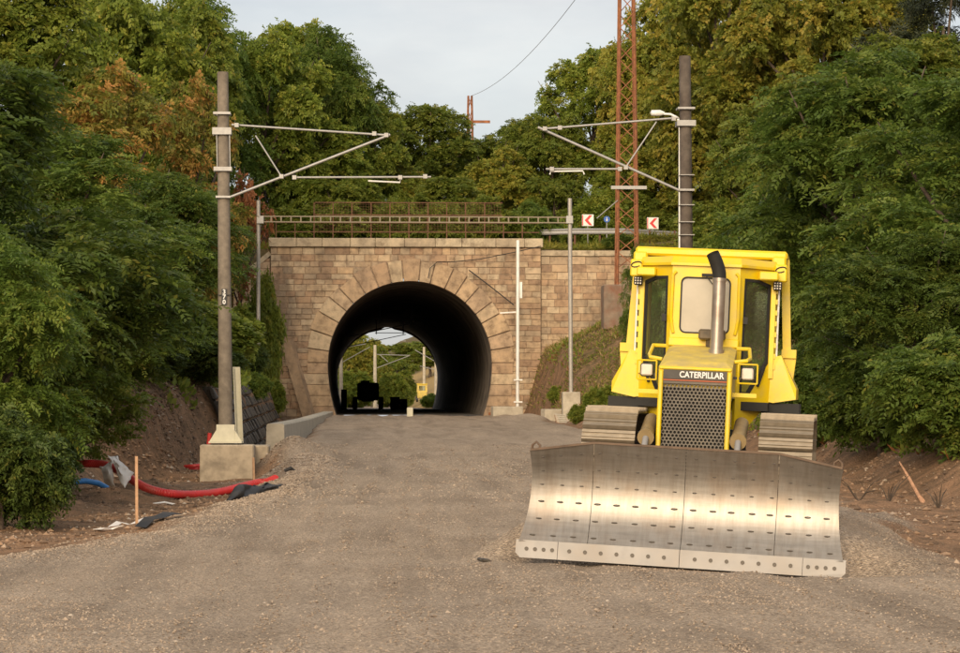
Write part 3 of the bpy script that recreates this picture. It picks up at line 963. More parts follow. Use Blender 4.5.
def build_retaining():
    T = thing('dark_retaining_wall', (-6.0, 98, 0.3), 'dark wet battered stone retaining wall left of the track', 'stone wall')
    v = 80.5
    core = MB()
    xb = lambda vv: float(np.interp(vv, [73, 125], [-6.03, -5.88]))
    zb = lambda vv: float(bed(vv)) - 0.75
    rows = 6
    hh = 0.40
    core.add([(xb(80.5) - .07, 80.5, zb(80.5)), (xb(124) - .07, 124, zb(124)), (xb(124) - 0.93, 124, zb(124) + rows * hh), (xb(80.5) - 0.93, 80.5, zb(80.5) + rows * hh),
              (xb(80.5) - 1.6, 80.5, zb(80.5)), (xb(124) - 1.6, 124, zb(124)), (xb(124) - 1.6, 124, zb(124) + rows * hh), (xb(80.5) - 1.6, 80.5, zb(80.5) + rows * hh)],
             [(0, 1, 2, 3), (4, 7, 6, 5), (3, 2, 6, 7), (0, 3, 7, 4), (1, 5, 6, 2)])
    core.build('wall_core', MAT['wetwall'], T)
    for r in range(rows):
        vv = 80.5 - random.uniform(0, .4)
        while vv < 124:
            w = random.uniform(0.8, 1.5) * (1 + max(0, vv - 95) * 0.02)
            z0 = zb(vv + w / 2) + r * hh
            lean = 0.86 / (rows * hh)
            f = lambda z, c: xb(vv + w / 2) - lean * (z - zb(vv + w / 2)) + c
            pr = random.uniform(-0.03, 0.05)
            a, c = vv + 0.02, min(vv + w, 124.2) - 0.02
            zA, zB = z0 + 0.015 + random.uniform(0, .03), z0 + hh - 0.015 - random.uniform(0, .03)
            b = MB()
            t_ = 0.035
            vs = [(f(zA, -0.12), a, zA), (f(zA, -0.12), c, zA), (f(zB, -0.12), c, zB), (f(zB, -0.12), a, zB),
                  (f(zA, pr), a, zA), (f(zA, pr), c, zA), (f(zB, pr), c, zB), (f(zB, pr), a, zB),
                  (f(zA, pr + t_), a + .06, zA + .05), (f(zA, pr + t_), c - .06, zA + .05), (f(zB, pr + t_), c - .06, zB - .05), (f(zB, pr + t_), a + .06, zB - .05)]
            fs = [(0, 1, 2, 3), (8, 9, 10, 11)]
            for i in range(4):
                j = (i + 1) % 4
                fs += [(i, j, 4 + j, 4 + i), (4 + i, 4 + j, 8 + j, 8 + i)]
            b.add(vs, fs)
            b.build('stone', MAT['wetwall'], T)
            vv += w
build_tunnel()
build_wing()
build_retaining()

def build_kerb():
    """curved low concrete wall on the left edge of the bed"""
    path = [(-4.95, 76.0), (-4.85, 82), (-4.72, 90), (-4.6, 100), (-4.45, 110), (-4.3, 120), (-4.15, 130), (-4.05, 136.5)]
    b = MB()
    sec = [(-0.26, -0.6), (0.26, -0.6), (0.24, 0.40), (0.20, 0.44), (-0.20, 0.44), (-0.24, 0.40)]
    n = len(sec)
    for (u, v) in path:
        zz = float(bed(v)) + float(np.interp(v, [76, 100, 136], [0.22, 0.0, -0.22]))
        b.v += [Vector((u + s[0], v, zz + s[1])) for s in sec]
    for i in range(len(path) - 1):
        for k in range(n):
            b.f.append([i * n + k, i * n + (k + 1) % n, (i + 1) * n + (k + 1) % n, (i + 1) * n + k])
    b.f.append(list(range(n)))
    b.f.append([(len(path) - 1) * n + k for k in range(n)])
    o = b.build('concrete_edge_wall', MAT['concrete2'])
    tag(o, 'low curved concrete edge wall running towards the tunnel on the left', 'kerb')
    for k, (px, py, d, sx, sy, sz, lab) in enumerate([(507, 417, 136, 1.5, 0.6, 0.55, 'long low concrete block right of the tunnel mouth'),
                                   (553, 420, 128, 1.0, 0.6, 0.7, 'short concrete block beside the leaning pallet')]):
        p = P(px, py, d)
        g = gz(p.x, p.y)
        m = MB().cbox((p.x, p.y, g + sz / 2 - 0.15), (sx, sy, sz), 0.03, (0, 0, 0.15 * (k + 1)))
        tag(m.build('concrete_block', MAT['concrete2']), lab, 'concrete block', 'concrete blocks by the tunnel mouth')
    # pallet lying against the slope
    p = P(567, 421, 124)
    g = gz(p.x, p.y)
    t = thing('wooden_pallet', (p.x, p.y, g), 'small grey slatted pallet lying at the foot of the grassy slope', 'pallet', rot=(R(28), R(5), R(8)))
    for k in range(5):
        MB().box((0, -0.35 + 0.17 * k, 0.15), (1.1, 0.09, 0.025)).build('slat', MAT['concrete2'], t, local=True)
    for k in (-1, 0, 1):
        MB().box((0.48 * k, 0, 0.08), (0.09, 0.85, 0.11)).build('bearer', MAT['wood'], t, local=True)
    # white stone in front of the tunnel
    p = P(410, 418, 136.5)
    tag(MB().cbox((p.x, p.y, gz(p.x, p.y) + 0.2), (0.3, 0.25, 0.5), 0.03).build('marker_stone', MAT['cream']), 'small white marker stone standing before the tunnel mouth', 'marker stone')
    # bricks beside the arch
    for k, (px, d) in enumerate([(491, 137.6), (495, 137.4), (503, 137.6)]):
        p = P(px, 412, d)
        o = MB().cbox((p.x, p.y, gz(p.x, p.y) + 0.09), (0.26, 0.14, 0.13), 0.01, (0, 0, k)).build('loose_brick', MAT['rust'] if k != 1 else MAT['concrete2'])
        tag(o, ['leftmost red brick lying at the right foot of the arch', 'pale brick lying between two red bricks by the arch', 'rightmost red brick lying at the right foot of the arch'][k], 'brick')
build_kerb()

# ------------------------------------------------------------------ railing, signs, road above
def build_railing():
    T = thing('iron_railing', (0, VP + 0.55, ZTOP + 0.4), 'rusty iron railing along the parapet above the arch', 'railing')
    y = VP + 0.55
    zb = ZTOP + 0.44
    x = -6.7
    while x < 6.6:
        h = 1.85 if -4.85 < x < 4.6 else 0.85
        MB().box((x, y, zb + h / 2 - .02), (0.05, 0.05, h)).build('post', MAT['rustdark'], T)
        x += 0.95
    for (xa, xb, z) in [(-4.75, 4.65, 1.83), (-4.75, 4.65, 1.2), (-6.7, 6.5, 0.82), (-6.7, 6.5, 0.35)]:
        MB().bar((xa, y - 0.03, zb + z), (xb, y - 0.03, zb + z), 0.035, 0.045).build('rail', MAT['rustdark'], T)
    m = MB()
    for k in range(63):
        xx = -4.75 + 0.15 * k
        m.bar((xx, y, zb + 0.36), (xx, y, zb + 1.82), 0.008, 0.008)
    for k in range(12):
        m.bar((-4.75, y, zb + 0.42 + .12 * k), (4.6, y, zb + 0.42 + .12 * k), 0.008, 0.008)
    m.build('wire_mesh', MAT['rustdark'], T)
    # guard rail of the road
    G = thing('road_guard_rail', (9, VP + 6, 9.4), 'grey steel guard rail beside the road above the wing wall', 'guard rail')
    prof = [(0, -0.15), (-0.04, -0.09), (0, -0.02), (0, 0.02), (-0.04, 0.09), (0, 0.15)]
    b = MB()
    pts = [P(540, 232, 146), P(575, 231, 146), P(625, 231, 146), P(690, 235, 148)]
    for p in pts:
        b.v += [p + Vector((0, s[0], s[1])) for s in prof] + [p + Vector((0, s[0] + 0.02, s[1])) for s in prof[::-1]]
    for i in range(len(pts) - 1):
        for k in range(12):
            b.f.append([i * 12 + k, i * 12 + (k + 1) % 12, (i + 1) * 12 + (k + 1) % 12, (i + 1) * 12 + k])
    b.build('rail', MAT['galv'], G)
    for k in range(6):
        p = P(550 + 25 * k, 232, 146.1)
        z0 = gz(p.x, p.y)
        MB().box((p.x, p.y + 0.06, (z0 + p.z) / 2), (0.1, 0.05, p.z - z0 + 0.2)).build('post', MAT['rustdark'], G)
    for (px, py, d, lab) in [(588, 220, 148, 'white and red chevron board left of the rusty lattice tower'), (653, 223, 148, 'white and red chevron board right of the rusty lattice tower')]:
        p = P(px, py, d)
        g = gz(p.x, p.y)
        S = thing('chevron_sign', (p.x, p.y, g), lab, 'road sign', 'chevron boards on the road bend')
        s = 0.31
        MB().cbox(p, (2 * s, 0.03, 2 * s), 0.008).build('board', MAT['white'], S)
        y = p.y - 0.02
        v = lambda a, c: (p.x + a * s, y, p.z + c * s)
        MB().prism([v(-.55, 0), v(.25, .85), v(.75, .85), v(.02, 0), v(.75, -.85), v(.25, -.85)], (0, -0.006, 0)).build('chevron', MAT['redsign'], S)
        MB().prism([v(-.96, -.9), v(-.8, -.9), v(-.8, .9), v(-.96, .9)], (0, -0.006, 0)).build('border', MAT['redsign'], S)
        MB().tube([(p.x, p.y + 0.04, g - 0.2), (p.x, p.y + 0.04, p.z + 0.2)], 0.03, 8).build('post', MAT['galv'], S)
    p = P(607, 219, 149)
    g = gz(p.x, p.y)
    S = thing('blue_sign', (p.x, p.y, g), 'small round blue road sign between the chevron board and tower', 'road sign')
    b = MB()
    b.tube([p + Vector((0, -0.02, 0)), p + Vector((0, 0.01, 0))], 0.17, 20)
    b.build('disc', MAT['bluesign'], S)
    w = MB()
    w.prism([p + Vector((x, -.022, z)) for x, z in ((-.02, .1), (.02, .1), (.02, -.03), (.07, -.03), (0, -.11), (-.07, -.03), (-.02, -.03))], (0, -0.004, 0))
    w.build('arrow', MAT['white'], S)
    MB().tube([(p.x, p.y + 0.04, g - 0.2), (p.x, p.y + 0.04, p.z + 0.1)], 0.03, 8).build('post', MAT['galv'], S)
build_railing()

# ------------------------------------------------------------------ overhead line masts
def text_mesh(txt, size, extrude=0.002, bold=0.0):
    cu = bpy.data.curves.new('lettering', 'FONT')
    cu.body = txt
    cu.size = size
    cu.extrude = extrude
    cu.offset = bold
    cu.align_x = 'CENTER'
    cu.align_y = 'CENTER'
    o = bpy.data.objects.new('lettering_curve', cu)
    C.objects.link(o)
    dg = bpy.context.evaluated_depsgraph_get()
    me = bpy.data.meshes.new_from_object(o.evaluated_get(dg))
    bpy.data.objects.remove(o)
    bpy.data.curves.remove(cu)
    return me

def build_masts():
    # left mast
    d = 68.0
    base = P(226, 443, d)
    top = P(222, 71, d)
    T = thing('overhead_line_mast', (base.x, base.y, base.z), 'grey-brown concrete line mast on concrete foundation at left with cantilever arm', 'mast', 'overhead line masts')
    b = MB()
    b.tube([base + (top - base) * k / 6 for k in range(7)], [0.175, 0.17, 0.163, 0.156, 0.15, 0.143, 0.135], 20)
    b.build('pole', MAT['pole'], T, smooth=True)
    b = MB()
    b.box(base + Vector((0, 0, 0.02)), (0.8, 0.8, 0.04))
    for s in (-1, 1):
        b.prism([base + Vector((s * 0.16, -0.2, 0.42)), base + Vector((s * 0.40, -0.2, 0.03)), base + Vector((s * 0.16, -0.2, 0.03))], (0, 0.05, 0))
        b.prism([base + Vector((s * 0.16, 0.2, 0.42)), base + Vector((s * 0.40, 0.2, 0.03)), base + Vector((s * 0.16, 0.2, 0.03))], (0, -0.05, 0))
    b.ring([base + Vector((x, y, 0.03)) for x, y in ((-.22, -.22), (.22, -.22), (.22, .22), (-.22, .22))], [base + Vector((x, y, 0.03)) for x, y in ((-.18, -.18), (.18, -.18), (.18, .18), (-.18, .18))], (0, 0, 0.42))
    b.build('base_plate', MAT['cream'], T)
    def clamp(px, py, w, h, root, dd=d, nm='clamp'):
        p = P(px, py, dd)
        m = MB()
        m.box(p + Vector((0, -0.19, 0)), (w, 0.05, h)).box(p + Vector((0, 0.19, 0)), (w, 0.05, h))
        m.box(p + Vector((-w / 2 + 0.03, 0, 0)), (0.05, 0.36, h * .8)).box(p + Vector((w / 2 - 0.03, 0, 0)), (0.05, 0.36, h * .8))
        m.build(nm, MAT['galv'], root)
    clamp(221.5, 113, 0.42, 0.06, T)
    clamp(221.5, 131, 0.46, 0.17, T)
    clamp(222.5, 169, 0.44, 0.10, T)
    clamp(223, 197, 0.36, 0.05, T)
    b = MB()
    for px in (216, 229):
        b.tube([P(px, 134, d - 0.15), P(px + 0.7, 168, d - 0.15)], 0.012, 5)
    b.build('tie_rod', MAT['galv'], T)
    def tube(a, c, r, nm, root, dd):
        MB().tube([P(*a, dd), P(*c, dd)], r, 10).build(nm, MAT['galv'], root, smooth=True)
    tube((231, 124), (386, 134.5), 0.027, 'top_tube', T, d)
    tube((229, 197), (390, 134), 0.033, 'bracket_tube', T, d - 0.05)
    tube((255, 135), (281, 176), 0.020, 'strut', T, d - 0.08)
    tube((293, 177), (431, 176.5), 0.025, 'registration_tube', T, d - 0.1)
    b = MB()
    b.tube([P(400, 178, d - 0.1), P(400, 182, d - 0.1), P(368, 180.5, d - 0.1)], 0.02, 6)
    b.build('steady_arm', MAT['white'], T)
    b = MB()
    for q in ((236, 124.5), (374, 133), (386, 134.5), (281, 176), (294, 177), (400, 177), (425, 176)):
        b.box(P(*q, d - 0.12), (0.1, 0.1, 0.1))
    b.build('fitting', MAT['galv'], T)
    # number plate, figures one above another
    p = P(224, 297, d - 0.175)
    pl = MB().box(p, (0.13, 0.012, 0.40)).build('number_plate', MAT['black'], T)
    for k, chx in enumerate('370'):
        me = text_mesh(chx, 0.15, 0.002, 0.004)
        me.materials.append(MAT['white'])
        o = link('figure', me, pl)
        o.location = (p - base) + Vector((0, -0.009, 0.125 - 0.125 * k))
        o.rotation_euler = (R(90), 0, 0)
    MB().tube([P(218, 295, d - .17), P(231, 295, d - .17)], 0.012, 5).build('plate_band', MAT['black'], T)
    # foundation
    p0 = P(228, 444, d)
    F = MB()
    g = gz(p0.x, p0.y) - 0.3
    F.cbox((p0.x + 0.0, p0.y, (p0.z + g) / 2 - 0.012), (1.30, 1.2, p0.z - g), 0.03)
    F.cbox((p0.x + 0.50, p0.y + 1.4, (p0.z + g) / 2 - 0.02), (0.95, 1.55, p0.z - g - 0.05), 0.03)
    tag(F.build('mast_foundation', MAT['concrete']), 'stained concrete foundation block under the left line mast', 'foundation')
    # white channel post
    p = P(240, 443, 69.3)
    q = P(236.5, 367, 69.3)
    T2 = thing('channel_post', (p.x, p.y, p.z), 'white steel channel post leaning beside the left mast', 'post')
    w = q - p
    e = lambda x, y: p + Vector((x, y, 0))
    MB().prism([e(-.08, 0), e(.08, 0), e(.08, .02), e(-.08, .02)], w).build('web', MAT['cream'], T2)
    for sg in (-1, 1):
        MB().prism([e(.08 * sg - .01, -.08), e(.08 * sg + .01, -.08), e(.08 * sg + .01, .0), e(.08 * sg - .01, .0)], w).build('flange', MAT['cream'], T2)
    # right mast
    d = 68.0
    top = P(685.5, 55, d)
    bx, by = top.x + 0.06, top.y
    g = gz(bx, by)
    base = Vector((bx, by, g))
    T = thing('overhead_line_mast', base, 'dark brown line mast behind the bulldozer cab at right', 'mast', 'overhead line masts')
    b = MB()
    b.tube([base + (top - base) * k / 6 for k in range(7)], [0.175, 0.17, 0.163, 0.157, 0.15, 0.145, 0.14], 20)
    b.build('pole', MAT['darkpole'], T, smooth=True)
    clamp(686, 108, 0.42, 0.05, T)
    clamp(686, 123, 0.46, 0.14, T)
    clamp(686.5, 190, 0.36, 0.05, T)
    for k, py in enumerate((175, 205, 222, 235)):
        clamp(686.8, py, 0.345, 0.02, T, nm='band')
    tube((679, 117), (540, 128.5), 0.027, 'top_tube', T, d)
    tube((681, 190.5), (538, 126.5), 0.033, 'bracket_tube', T, d - 0.05)
    tube((657, 121), (626, 167), 0.020, 'strut', T, d - 0.08)
    tube((622, 168.5), (546, 168.5), 0.025, 'registration_tube', T, d - 0.1)
    b = MB()
    b.tube([P(550, 174, d - .1), P(551, 171, d - .1), P(583, 170.5, d - .1), P(584.5, 174, d - .1)], 0.02, 6)
    b.build('steady_arm', MAT['white'], T)
    b = MB()
    for q in ((545, 128), (560, 127), (674, 118), (626, 167), (552, 168.5), (620, 168.5)):
        b.box(P(*q, d - 0.12), (0.1, 0.1, 0.1))
    b.build('fitting', MAT['galv'], T)
    # street lamp behind it
    d2 = 95.0
    p = P(680.5, 225, d2)
    g = gz(p.x, p.y)
    T3 = thing('street_lamp', (p.x, p.y, g), 'slender white street lamp with curved arm behind the right mast', 'street lamp')
    pt = [Vector((p.x, p.y, g)), P(680.5, 225, d2), P(680.5, 125, d2), P(678, 117, d2), P(671, 113.5, d2), P(662, 113, d2)]
    b = MB()
    b.tube(pt, [0.07, 0.06, 0.05, 0.045, 0.04, 0.04], 10)
    b.build('column', MAT['white'], T3, smooth=True)
    b = MB()
    q = P(659, 112.5, d2)
    b.tube([q + Vector((-0.28, 0, 0)), q + Vector((-0.24, 0, 0.01)), q + Vector((0.05, 0, 0.01)), q + Vector((0.2, 0, 0))], [0.02, 0.10, 0.11, 0.05], 10)
    b.build('lantern', MAT['white'], T3, smooth=True)

    # gantry before the tunnel
    d = 126.0
    bl, br = P(258.5, 365, d), P(571, 392, d)
    T = thing('cable_gantry', (0, 126, float(bed(126))), 'slim steel gantry with lattice beam spanning the track before the tunnel', 'gantry')
    gl = gz(bl.x, bl.y)
    MB().tube([(bl.x, bl.y, gl - 0.2), P(258, 200, d)], 0.085, 14).build('pole', MAT['galvpole'], T, smooth=True)
    MB().tube([br + Vector((0, 0, -0.3)), P(570, 198, d)], 0.095, 14).build('pole', MAT['galvpole'], T, smooth=True)
    bt0, bt1 = P(261, 216, d - 0.12), P(568, 217, d - 0.12)
    bb0, bb1 = P(261, 221.5, d - 0.12), P(568, 222.5, d - 0.12)
    be = MB()
    be.bar(bt0, bt1, 0.07, 0.05).bar(bb0, bb1, 0.07, 0.05)
    be.build('chord', MAT['beige'], T)
    nb = 31
    for k in range(nb + 1):
        a, c = bt0.lerp(bt1, k / nb), bb0.lerp(bb1, k / nb)
        MB().bar(a, c, 0.06, 0.07).build('batten', MAT['beige'], T)
    for px in (260, 569.5):
        MB().box(P(px, 219.5, d - 0.03), (0.3, 0.3, 0.34)).build('bracket', MAT['galv'], T)
    fz = gz(br.x, br.y)
    tag(MB().cbox((br.x, br.y, (br.z + fz - 0.4) / 2), (0.8, 0.8, br.z - fz + 0.4), 0.03).build('gantry_foundation', MAT['concrete2']),
        'pale concrete foundation under the right gantry pole', 'foundation')
    # white pole hanging before the portal
    d = 137.0
    a, c = P(518, 240, d), P(517.5, 403, d)
    g = gz(c.x, c.y)
    T = thing('white_steel_post', (c.x, c.y, g), 'slim white steel post before the right side of the portal', 'post')
    MB().tube([Vector((c.x, c.y, g - 0.1)), a], 0.085, 12).build('tube', MAT['white'], T, smooth=True)
    for py in (380, 402):
        MB().box(P(518, py, d), (0.42, 0.3, 0.07)).build('flange_plate', MAT['white'], T)
    b = MB()
    b.bar(P(500, 313, d), P(516, 312, d), 0.06, 0.06)
    b.box(P(521, 290, d), (0.12, 0.12, 0.8))
    b.build('side_bracket', MAT['white'], T)
build_masts()

def lattice(root, x, y, z0, z1, w0, w1, n, mat, th=0.07):
    cn = [(-1, -1), (1, -1), (1, 1), (-1, 1)]
    at = lambda c, t: Vector((x + c[0] * (w0 + (w1 - w0) * t) / 2, y + c[1] * (w0 + (w1 - w0) * t) / 2, z0 + (z1 - z0) * t))
    for c in cn:
        MB().bar(at(c, 0), at(c, 1), th * 1.3, th * 1.3).build('leg', mat, root)
    for k in range(n):
        t0, t1 = k / n, (k + 1) / n
        for f in range(4):
            a, c = cn[f], cn[(f + 1) % 4]
            if k % 2: a, c = c, a
            MB().bar(at(a, t0), at(c, t1), th * 0.6, th * 0.6).build('brace', mat, root)

def build_towers():
    d = 133.0
    p = P(627, 285, d)
    T = thing('lattice_tower', (p.x, p.y, p.z), 'tall rusty lattice tower rising above the bulldozer cab', 'lattice tower')
    lattice(T, p.x, p.y, p.z, p.z + 20, 0.98, 0.52, 26, MAT['rust'])
    q = P(628, 188, d)
    MB().box(q + Vector((0, -0.55, 0)), (1.7, 0.08, 0.16)).build('cross_bar', MAT['galv'], T)
    MB().tube([P(597, 218, d - 0.6), P(618, 200, d - 0.6)], 0.025, 6).build('stay', MAT['galv'], T)
    F = MB()
    g = gz(p.x, p.y) - 0.5
    F.cbox((p.x - 0.3, p.y, (p.z + g) / 2), (1.75, 1.5, p.z - g), 0.05)
    tag(F.build('tower_foundation', M_simple('rust_stained_concrete', (0.22, 0.165, 0.12), 0.95, var=0.25, scale=3, dirt=(0.20, 0.075, 0.04), dirt_amt=0.8, dirt_scale=1.6)), 'rust-stained concrete block under the lattice tower', 'foundation')
    # far pylon
    d = 230.0
    p = P(470, 150, d)
    zt = P(470, 95, d).z
    g = gz(p.x, p.y)
    T = thing('distant_pylon', (p.x, p.y, g), 'distant rusty pylon top showing above the middle trees', 'pylon')
    lattice(T, p.x, p.y, g, zt, 1.3, 0.28, 22, MAT['rust'], 0.09)
    MB().box(P(472, 121, d), (3.0, 0.16, 0.22)).build('cross_arm', MAT['rust'], T)
    # wire from its top
    a, e = P(471, 95, d), P(583, -12, 150)
    pts = []
    for k in range(17):
        t = k / 16
        q = a.lerp(e, t)
        q.z -= 1.9 * 4 * t * (1 - t) * 0.5
        pts.append(q)
    tag(MB().tube(pts, 0.016, 5).build('overhead_wire', MAT['pole']), 'thin sagging wire crossing the grey sky', 'wire')
build_towers()

# ------------------------------------------------------------------ bulldozer (own axes: front is -Y, Z up)
def build_dozer():
    D = thing('bulldozer', DZ_LOC, 'yellow crawler bulldozer with wide polished blade parked on the gravel', 'bulldozer', rot=(0, DZ_ROLL, DZ_YAW))
    def B(m, name, mat, parent=D, smooth=False):
        return m.build(name, MAT[mat] if isinstance(mat, str) else mat, parent, smooth, local=True)
    V = Vector
    # ---- tracks
    zc, rr, ly = 0.575, 0.525, 1.02
    per = 4 * ly + 2 * math.pi * rr
    ns = 46
    shoe = MB()
    shoe.box((0, 0, 0), (0.58, per / ns - 0.012, 0.022))
    shoe.add([(-0.29, -0.075, 0.011), (0.29, -0.075, 0.011), (0.29, -0.045, 0.011), (-0.29, -0.045, 0.011), (-0.29, -0.068, 0.055), (0.29, -0.068, 0.055), (0.29, -0.052, 0.055), (-0.29, -0.052, 0.055)],
             [(4, 5, 6, 7), (0, 1, 5, 4), (1, 2, 6, 5), (2, 3, 7, 6), (3, 0, 4, 7)])
    for yr in (-0.012, 0.04):
        shoe.box((0, yr, 0.018), (0.58, 0.018, 0.018))
    shoe_me = None
    for s in (-1, 1):
        x = 0.96 * s + 0.05
        fr = MB()
        fr.cbox((x, 0, 0.50), (0.30, 2.2, 0.30), 0.03)
        fr.cbox((x * 0.62, 0.2, 0.55), (0.5, 0.35, 0.25), 0.02)
        tr = B(fr, 'track_frame', 'greasy')
        for yy, nm in ((-ly, 'idler'), (ly, 'sprocket')):
            m = MB()
            m.tube([(x - 0.10, yy, zc), (x + 0.10, yy, zc)], rr - 0.10, 24)
            m.tube([(x - 0.2, yy, zc), (x + 0.2, yy, zc)], 0.16, 14)
            B(m, nm, 'greasy', tr, True)
        for k in range(6):
            yy = -0.75 + 0.3 * k
            m = MB()
            m.tube([(x - 0.14, yy, 0.20), (x + 0.14, yy, 0.20)], 0.11, 14)
            B(m, 'roller', 'greasy', tr, True)
        for k in range(ns):
            t = (k + 0.5) / ns * per
            if t < 2 * ly:
                p, a = V((x, -ly + t, zc + rr)), 0
            elif t < 2 * ly + math.pi * rr:
                a = (t - 2 * ly) / rr
                p = V((x, ly + rr * math.sin(a), zc + rr * math.cos(a)))
            elif t < 4 * ly + math.pi * rr:
                p, a = V((x, ly - (t - 2 * ly - math.pi * rr), zc - rr)), math.pi
            else:
                a = math.pi + (t - 4 * ly - math.pi * rr) / rr
                p = V((x, -ly + rr * math.sin(a), zc + rr * math.cos(a)))
            if shoe_me is None:
                o = B(shoe, 'track_shoe', 'shoe', tr)
                shoe_me = o.data
            else:
                o = link('track_shoe', shoe_me, tr)
            o.location = p
            o.rotation_euler = (-a, 0, 0)
    # ---- blade
    BZ = -0.02
    prof = [(-2.700, -0.290), (-2.655, -0.22), (-2.600, -0.14), (-2.545, -0.05), (-2.505, 0.04), (-2.480, 0.13), (-2.468, 0.22), (-2.467, 0.31), (-2.474, 0.40), (-2.488, 0.49), (-2.510, 0.58), (-2.540, 0.67), (-2.575, 0.77)]
    hw = [1.69, 1.672, 1.655, 1.64, 1.628, 1.62, 1.614, 1.612, 1.612, 1.615, 1.62, 1.628, 1.64]
    def bpt(xn, k, back=0.0):
        """xn in metres along the blade at its top, row k"""
        f = xn / 1.64
        x = f * hw[k] if abs(xn) > 1.0 else xn
        y, z = prof[k]
        e = max(0, (abs(xn) - 0.97) / (1.64 - 0.97))
        zz = z if z < 0.3 else 0.3 + (z - 0.3) * (1 - 0.24 * e)
        y = y - 0.06 * e * e
        return V((x, y + back, zz + BZ))
    BLADE_TILT = R(0.7)
    cuts = [-1.64, -0.97, -0.0, 0.97, 1.64]
    arm = MB()
    BL = B(MB().cbox((0, -2.33, 0.12), (2.6, 0.12, 0.55), 0.02), 'blade_stiffener', 'bladeback')
    BL.rotation_euler = (0, BLADE_TILT, 0)
    for q in range(4):
        x0, x1 = cuts[q] + 0.003, cuts[q + 1] - 0.003
        nx = 7
        m = MB()
        nr = len(prof)
        for bk in (0.0, 0.03):
            for k in range(nr):
                for i in range(nx):
                    m.v.append(bpt(x0 + (x1 - x0) * i / (nx - 1), k, bk))
        idx = lambda b_, k, i: b_ * nr * nx + k * nx + i
        for b_ in (0, 1):
            for k in range(nr - 1):
                for i in range(nx - 1):
                    m.f.append([idx(b_, k, i), idx(b_, k, i + 1), idx(b_, k + 1, i + 1), idx(b_, k + 1, i)])
        for k in range(nr - 1):
            for i in (0, nx - 1):
                m.f.append([idx(0, k, i), idx(0, k + 1, i), idx(1, k + 1, i), idx(1, k, i)])
        for i in range(nx - 1):
            for k in (0, nr - 1):
                m.f.append([idx(0, k, i), idx(0, k, i + 1), idx(1, k, i + 1), idx(1, k, i)])
        B(m, 'blade_panel', 'blade', BL, True)
    # top lip and seams
    m = MB()
    for a, c in ((-1.63, -0.97), (-0.97, 0.97), (0.97, 1.63)):
        p, q = bpt(a, 12), bpt(c, 12)
        m.bar(p + V((0, 0.015, 0.008)), q + V((0, 0.015, 0.008)), 0.05, 0.022)
    B(m, 'top_lip', 'bladeback', BL)
    # plug welds in rows
    m = MB()
    for k, sc in ((1, .9), (3, .9), (5, 1.0), (7, .62), (9, .55), (11, .5)):
        for i in range(16):
            xx = -1.52 + 3.04 * i / 15 + random.uniform(-.01, .01)
            c = bpt(xx, k)
            t = (bpt(xx, k + 1) - bpt(xx, k - 1)).normalized()
            nrm = V((0, -t.z, t.y)).normalized()
            if nrm.y > 0: nrm = -nrm
            w, h = 0.040 * sc, 0.013 * sc
            ringp = [c + V((1, 0, 0)) * w * math.cos(a) + t * h * math.sin(a) + V((0, 0, 0)) for a in [math.pi * 2 * j / 8 for j in range(8)]]
            inn = [c + nrm * 0.012 + V((1, 0, 0)) * w * .5 * math.cos(a) + t * h * .4 * math.sin(a) for a in [math.pi * 2 * j / 8 for j in range(8)]]
            m.add(ringp + inn, [(j, (j + 1) % 8, 8 + (j + 1) % 8, 8 + j) for j in range(8)] + [tuple(8 + j for j in range(8))])
    o = B(m, 'plug_welds', 'boltsteel', BL)
    o['kind'] = 'stuff'
    # cutting edges and end bits
    def edge(x0, x1, nm, chamfer=0):
        m = MB()
        y0, y1 = -2.745, -2.70
        zt, zb = -0.275 + BZ, -0.46 + BZ
        pts = [(x0, zb), (x1, zb), (x1, zt), (x0, zt)]
        if chamfer > 0: pts = [(x0, zb), (x1 - 0.05, zb), (x1, zb + 0.05), (x1, zt), (x0, zt)]
        if chamfer < 0: pts = [(x0 + 0.05, zb), (x1, zb), (x1, zt), (x0, zt), (x0, zb + 0.05)]
        m.prism([(a, y0 - 0.02 * (c < -0.35), c) for a, c in pts], (0, 0.045, 0))
        return B(m, nm, 'edge', BL)
    edge(-1.27, -0.003, 'cutting_edge')
    edge(0.003, 1.27, 'cutting_edge')
    edge(-1.715, -1.275, 'end_bit', -1)
    edge(1.275, 1.715, 'end_bit', 1)
    bolts = [-1.6, -1.51, -1.42, -1.33, 1.33, 1.42, 1.51, 1.6] + [-1.15 + 0.165 * k for k in range(7)] + [0.16 + 0.165 * k for k in range(7)]
    bm_ = None
    for xx in bolts:
        if bm_ is None:
            m = MB()
            m.tube([(0, 0.012, 0), (0, -0.006, 0)], 0.021, 10)
            o = B(m, 'bolt', 'boltsteel', BL)
            bm_ = o.data
        else:
            o = link('bolt', bm_, BL)
        o.location = (xx, -2.758, -0.365 + BZ)
    for s in (-1, 1):
        c = bpt(1.58 * s, 12) + V((0, 0.06, 0))
        m = MB()
        m.tube([c + V((-0.045, 0, -0.05)), c + V((-0.04, 0, 0.05)), c + V((0, 0, 0.085)), c + V((0.04, 0, 0.05)), c + V((0.045, 0, -0.05))], 0.014, 8)
        B(m, 'lifting_eye', 'bladeback', BL, True)
    # ---- push frame and lift cylinders
    m = MB()
    for s in (-1, 1):
        m.bar((0.55 * s, -2.3, 0.05), (0.55 * s, -0.3, 0.42), 0.18, 0.22)
    m.box((0, -2.05, 0.1), (1.2, 0.25, 0.25))
    B(m, 'push_frame', 'bladeback')
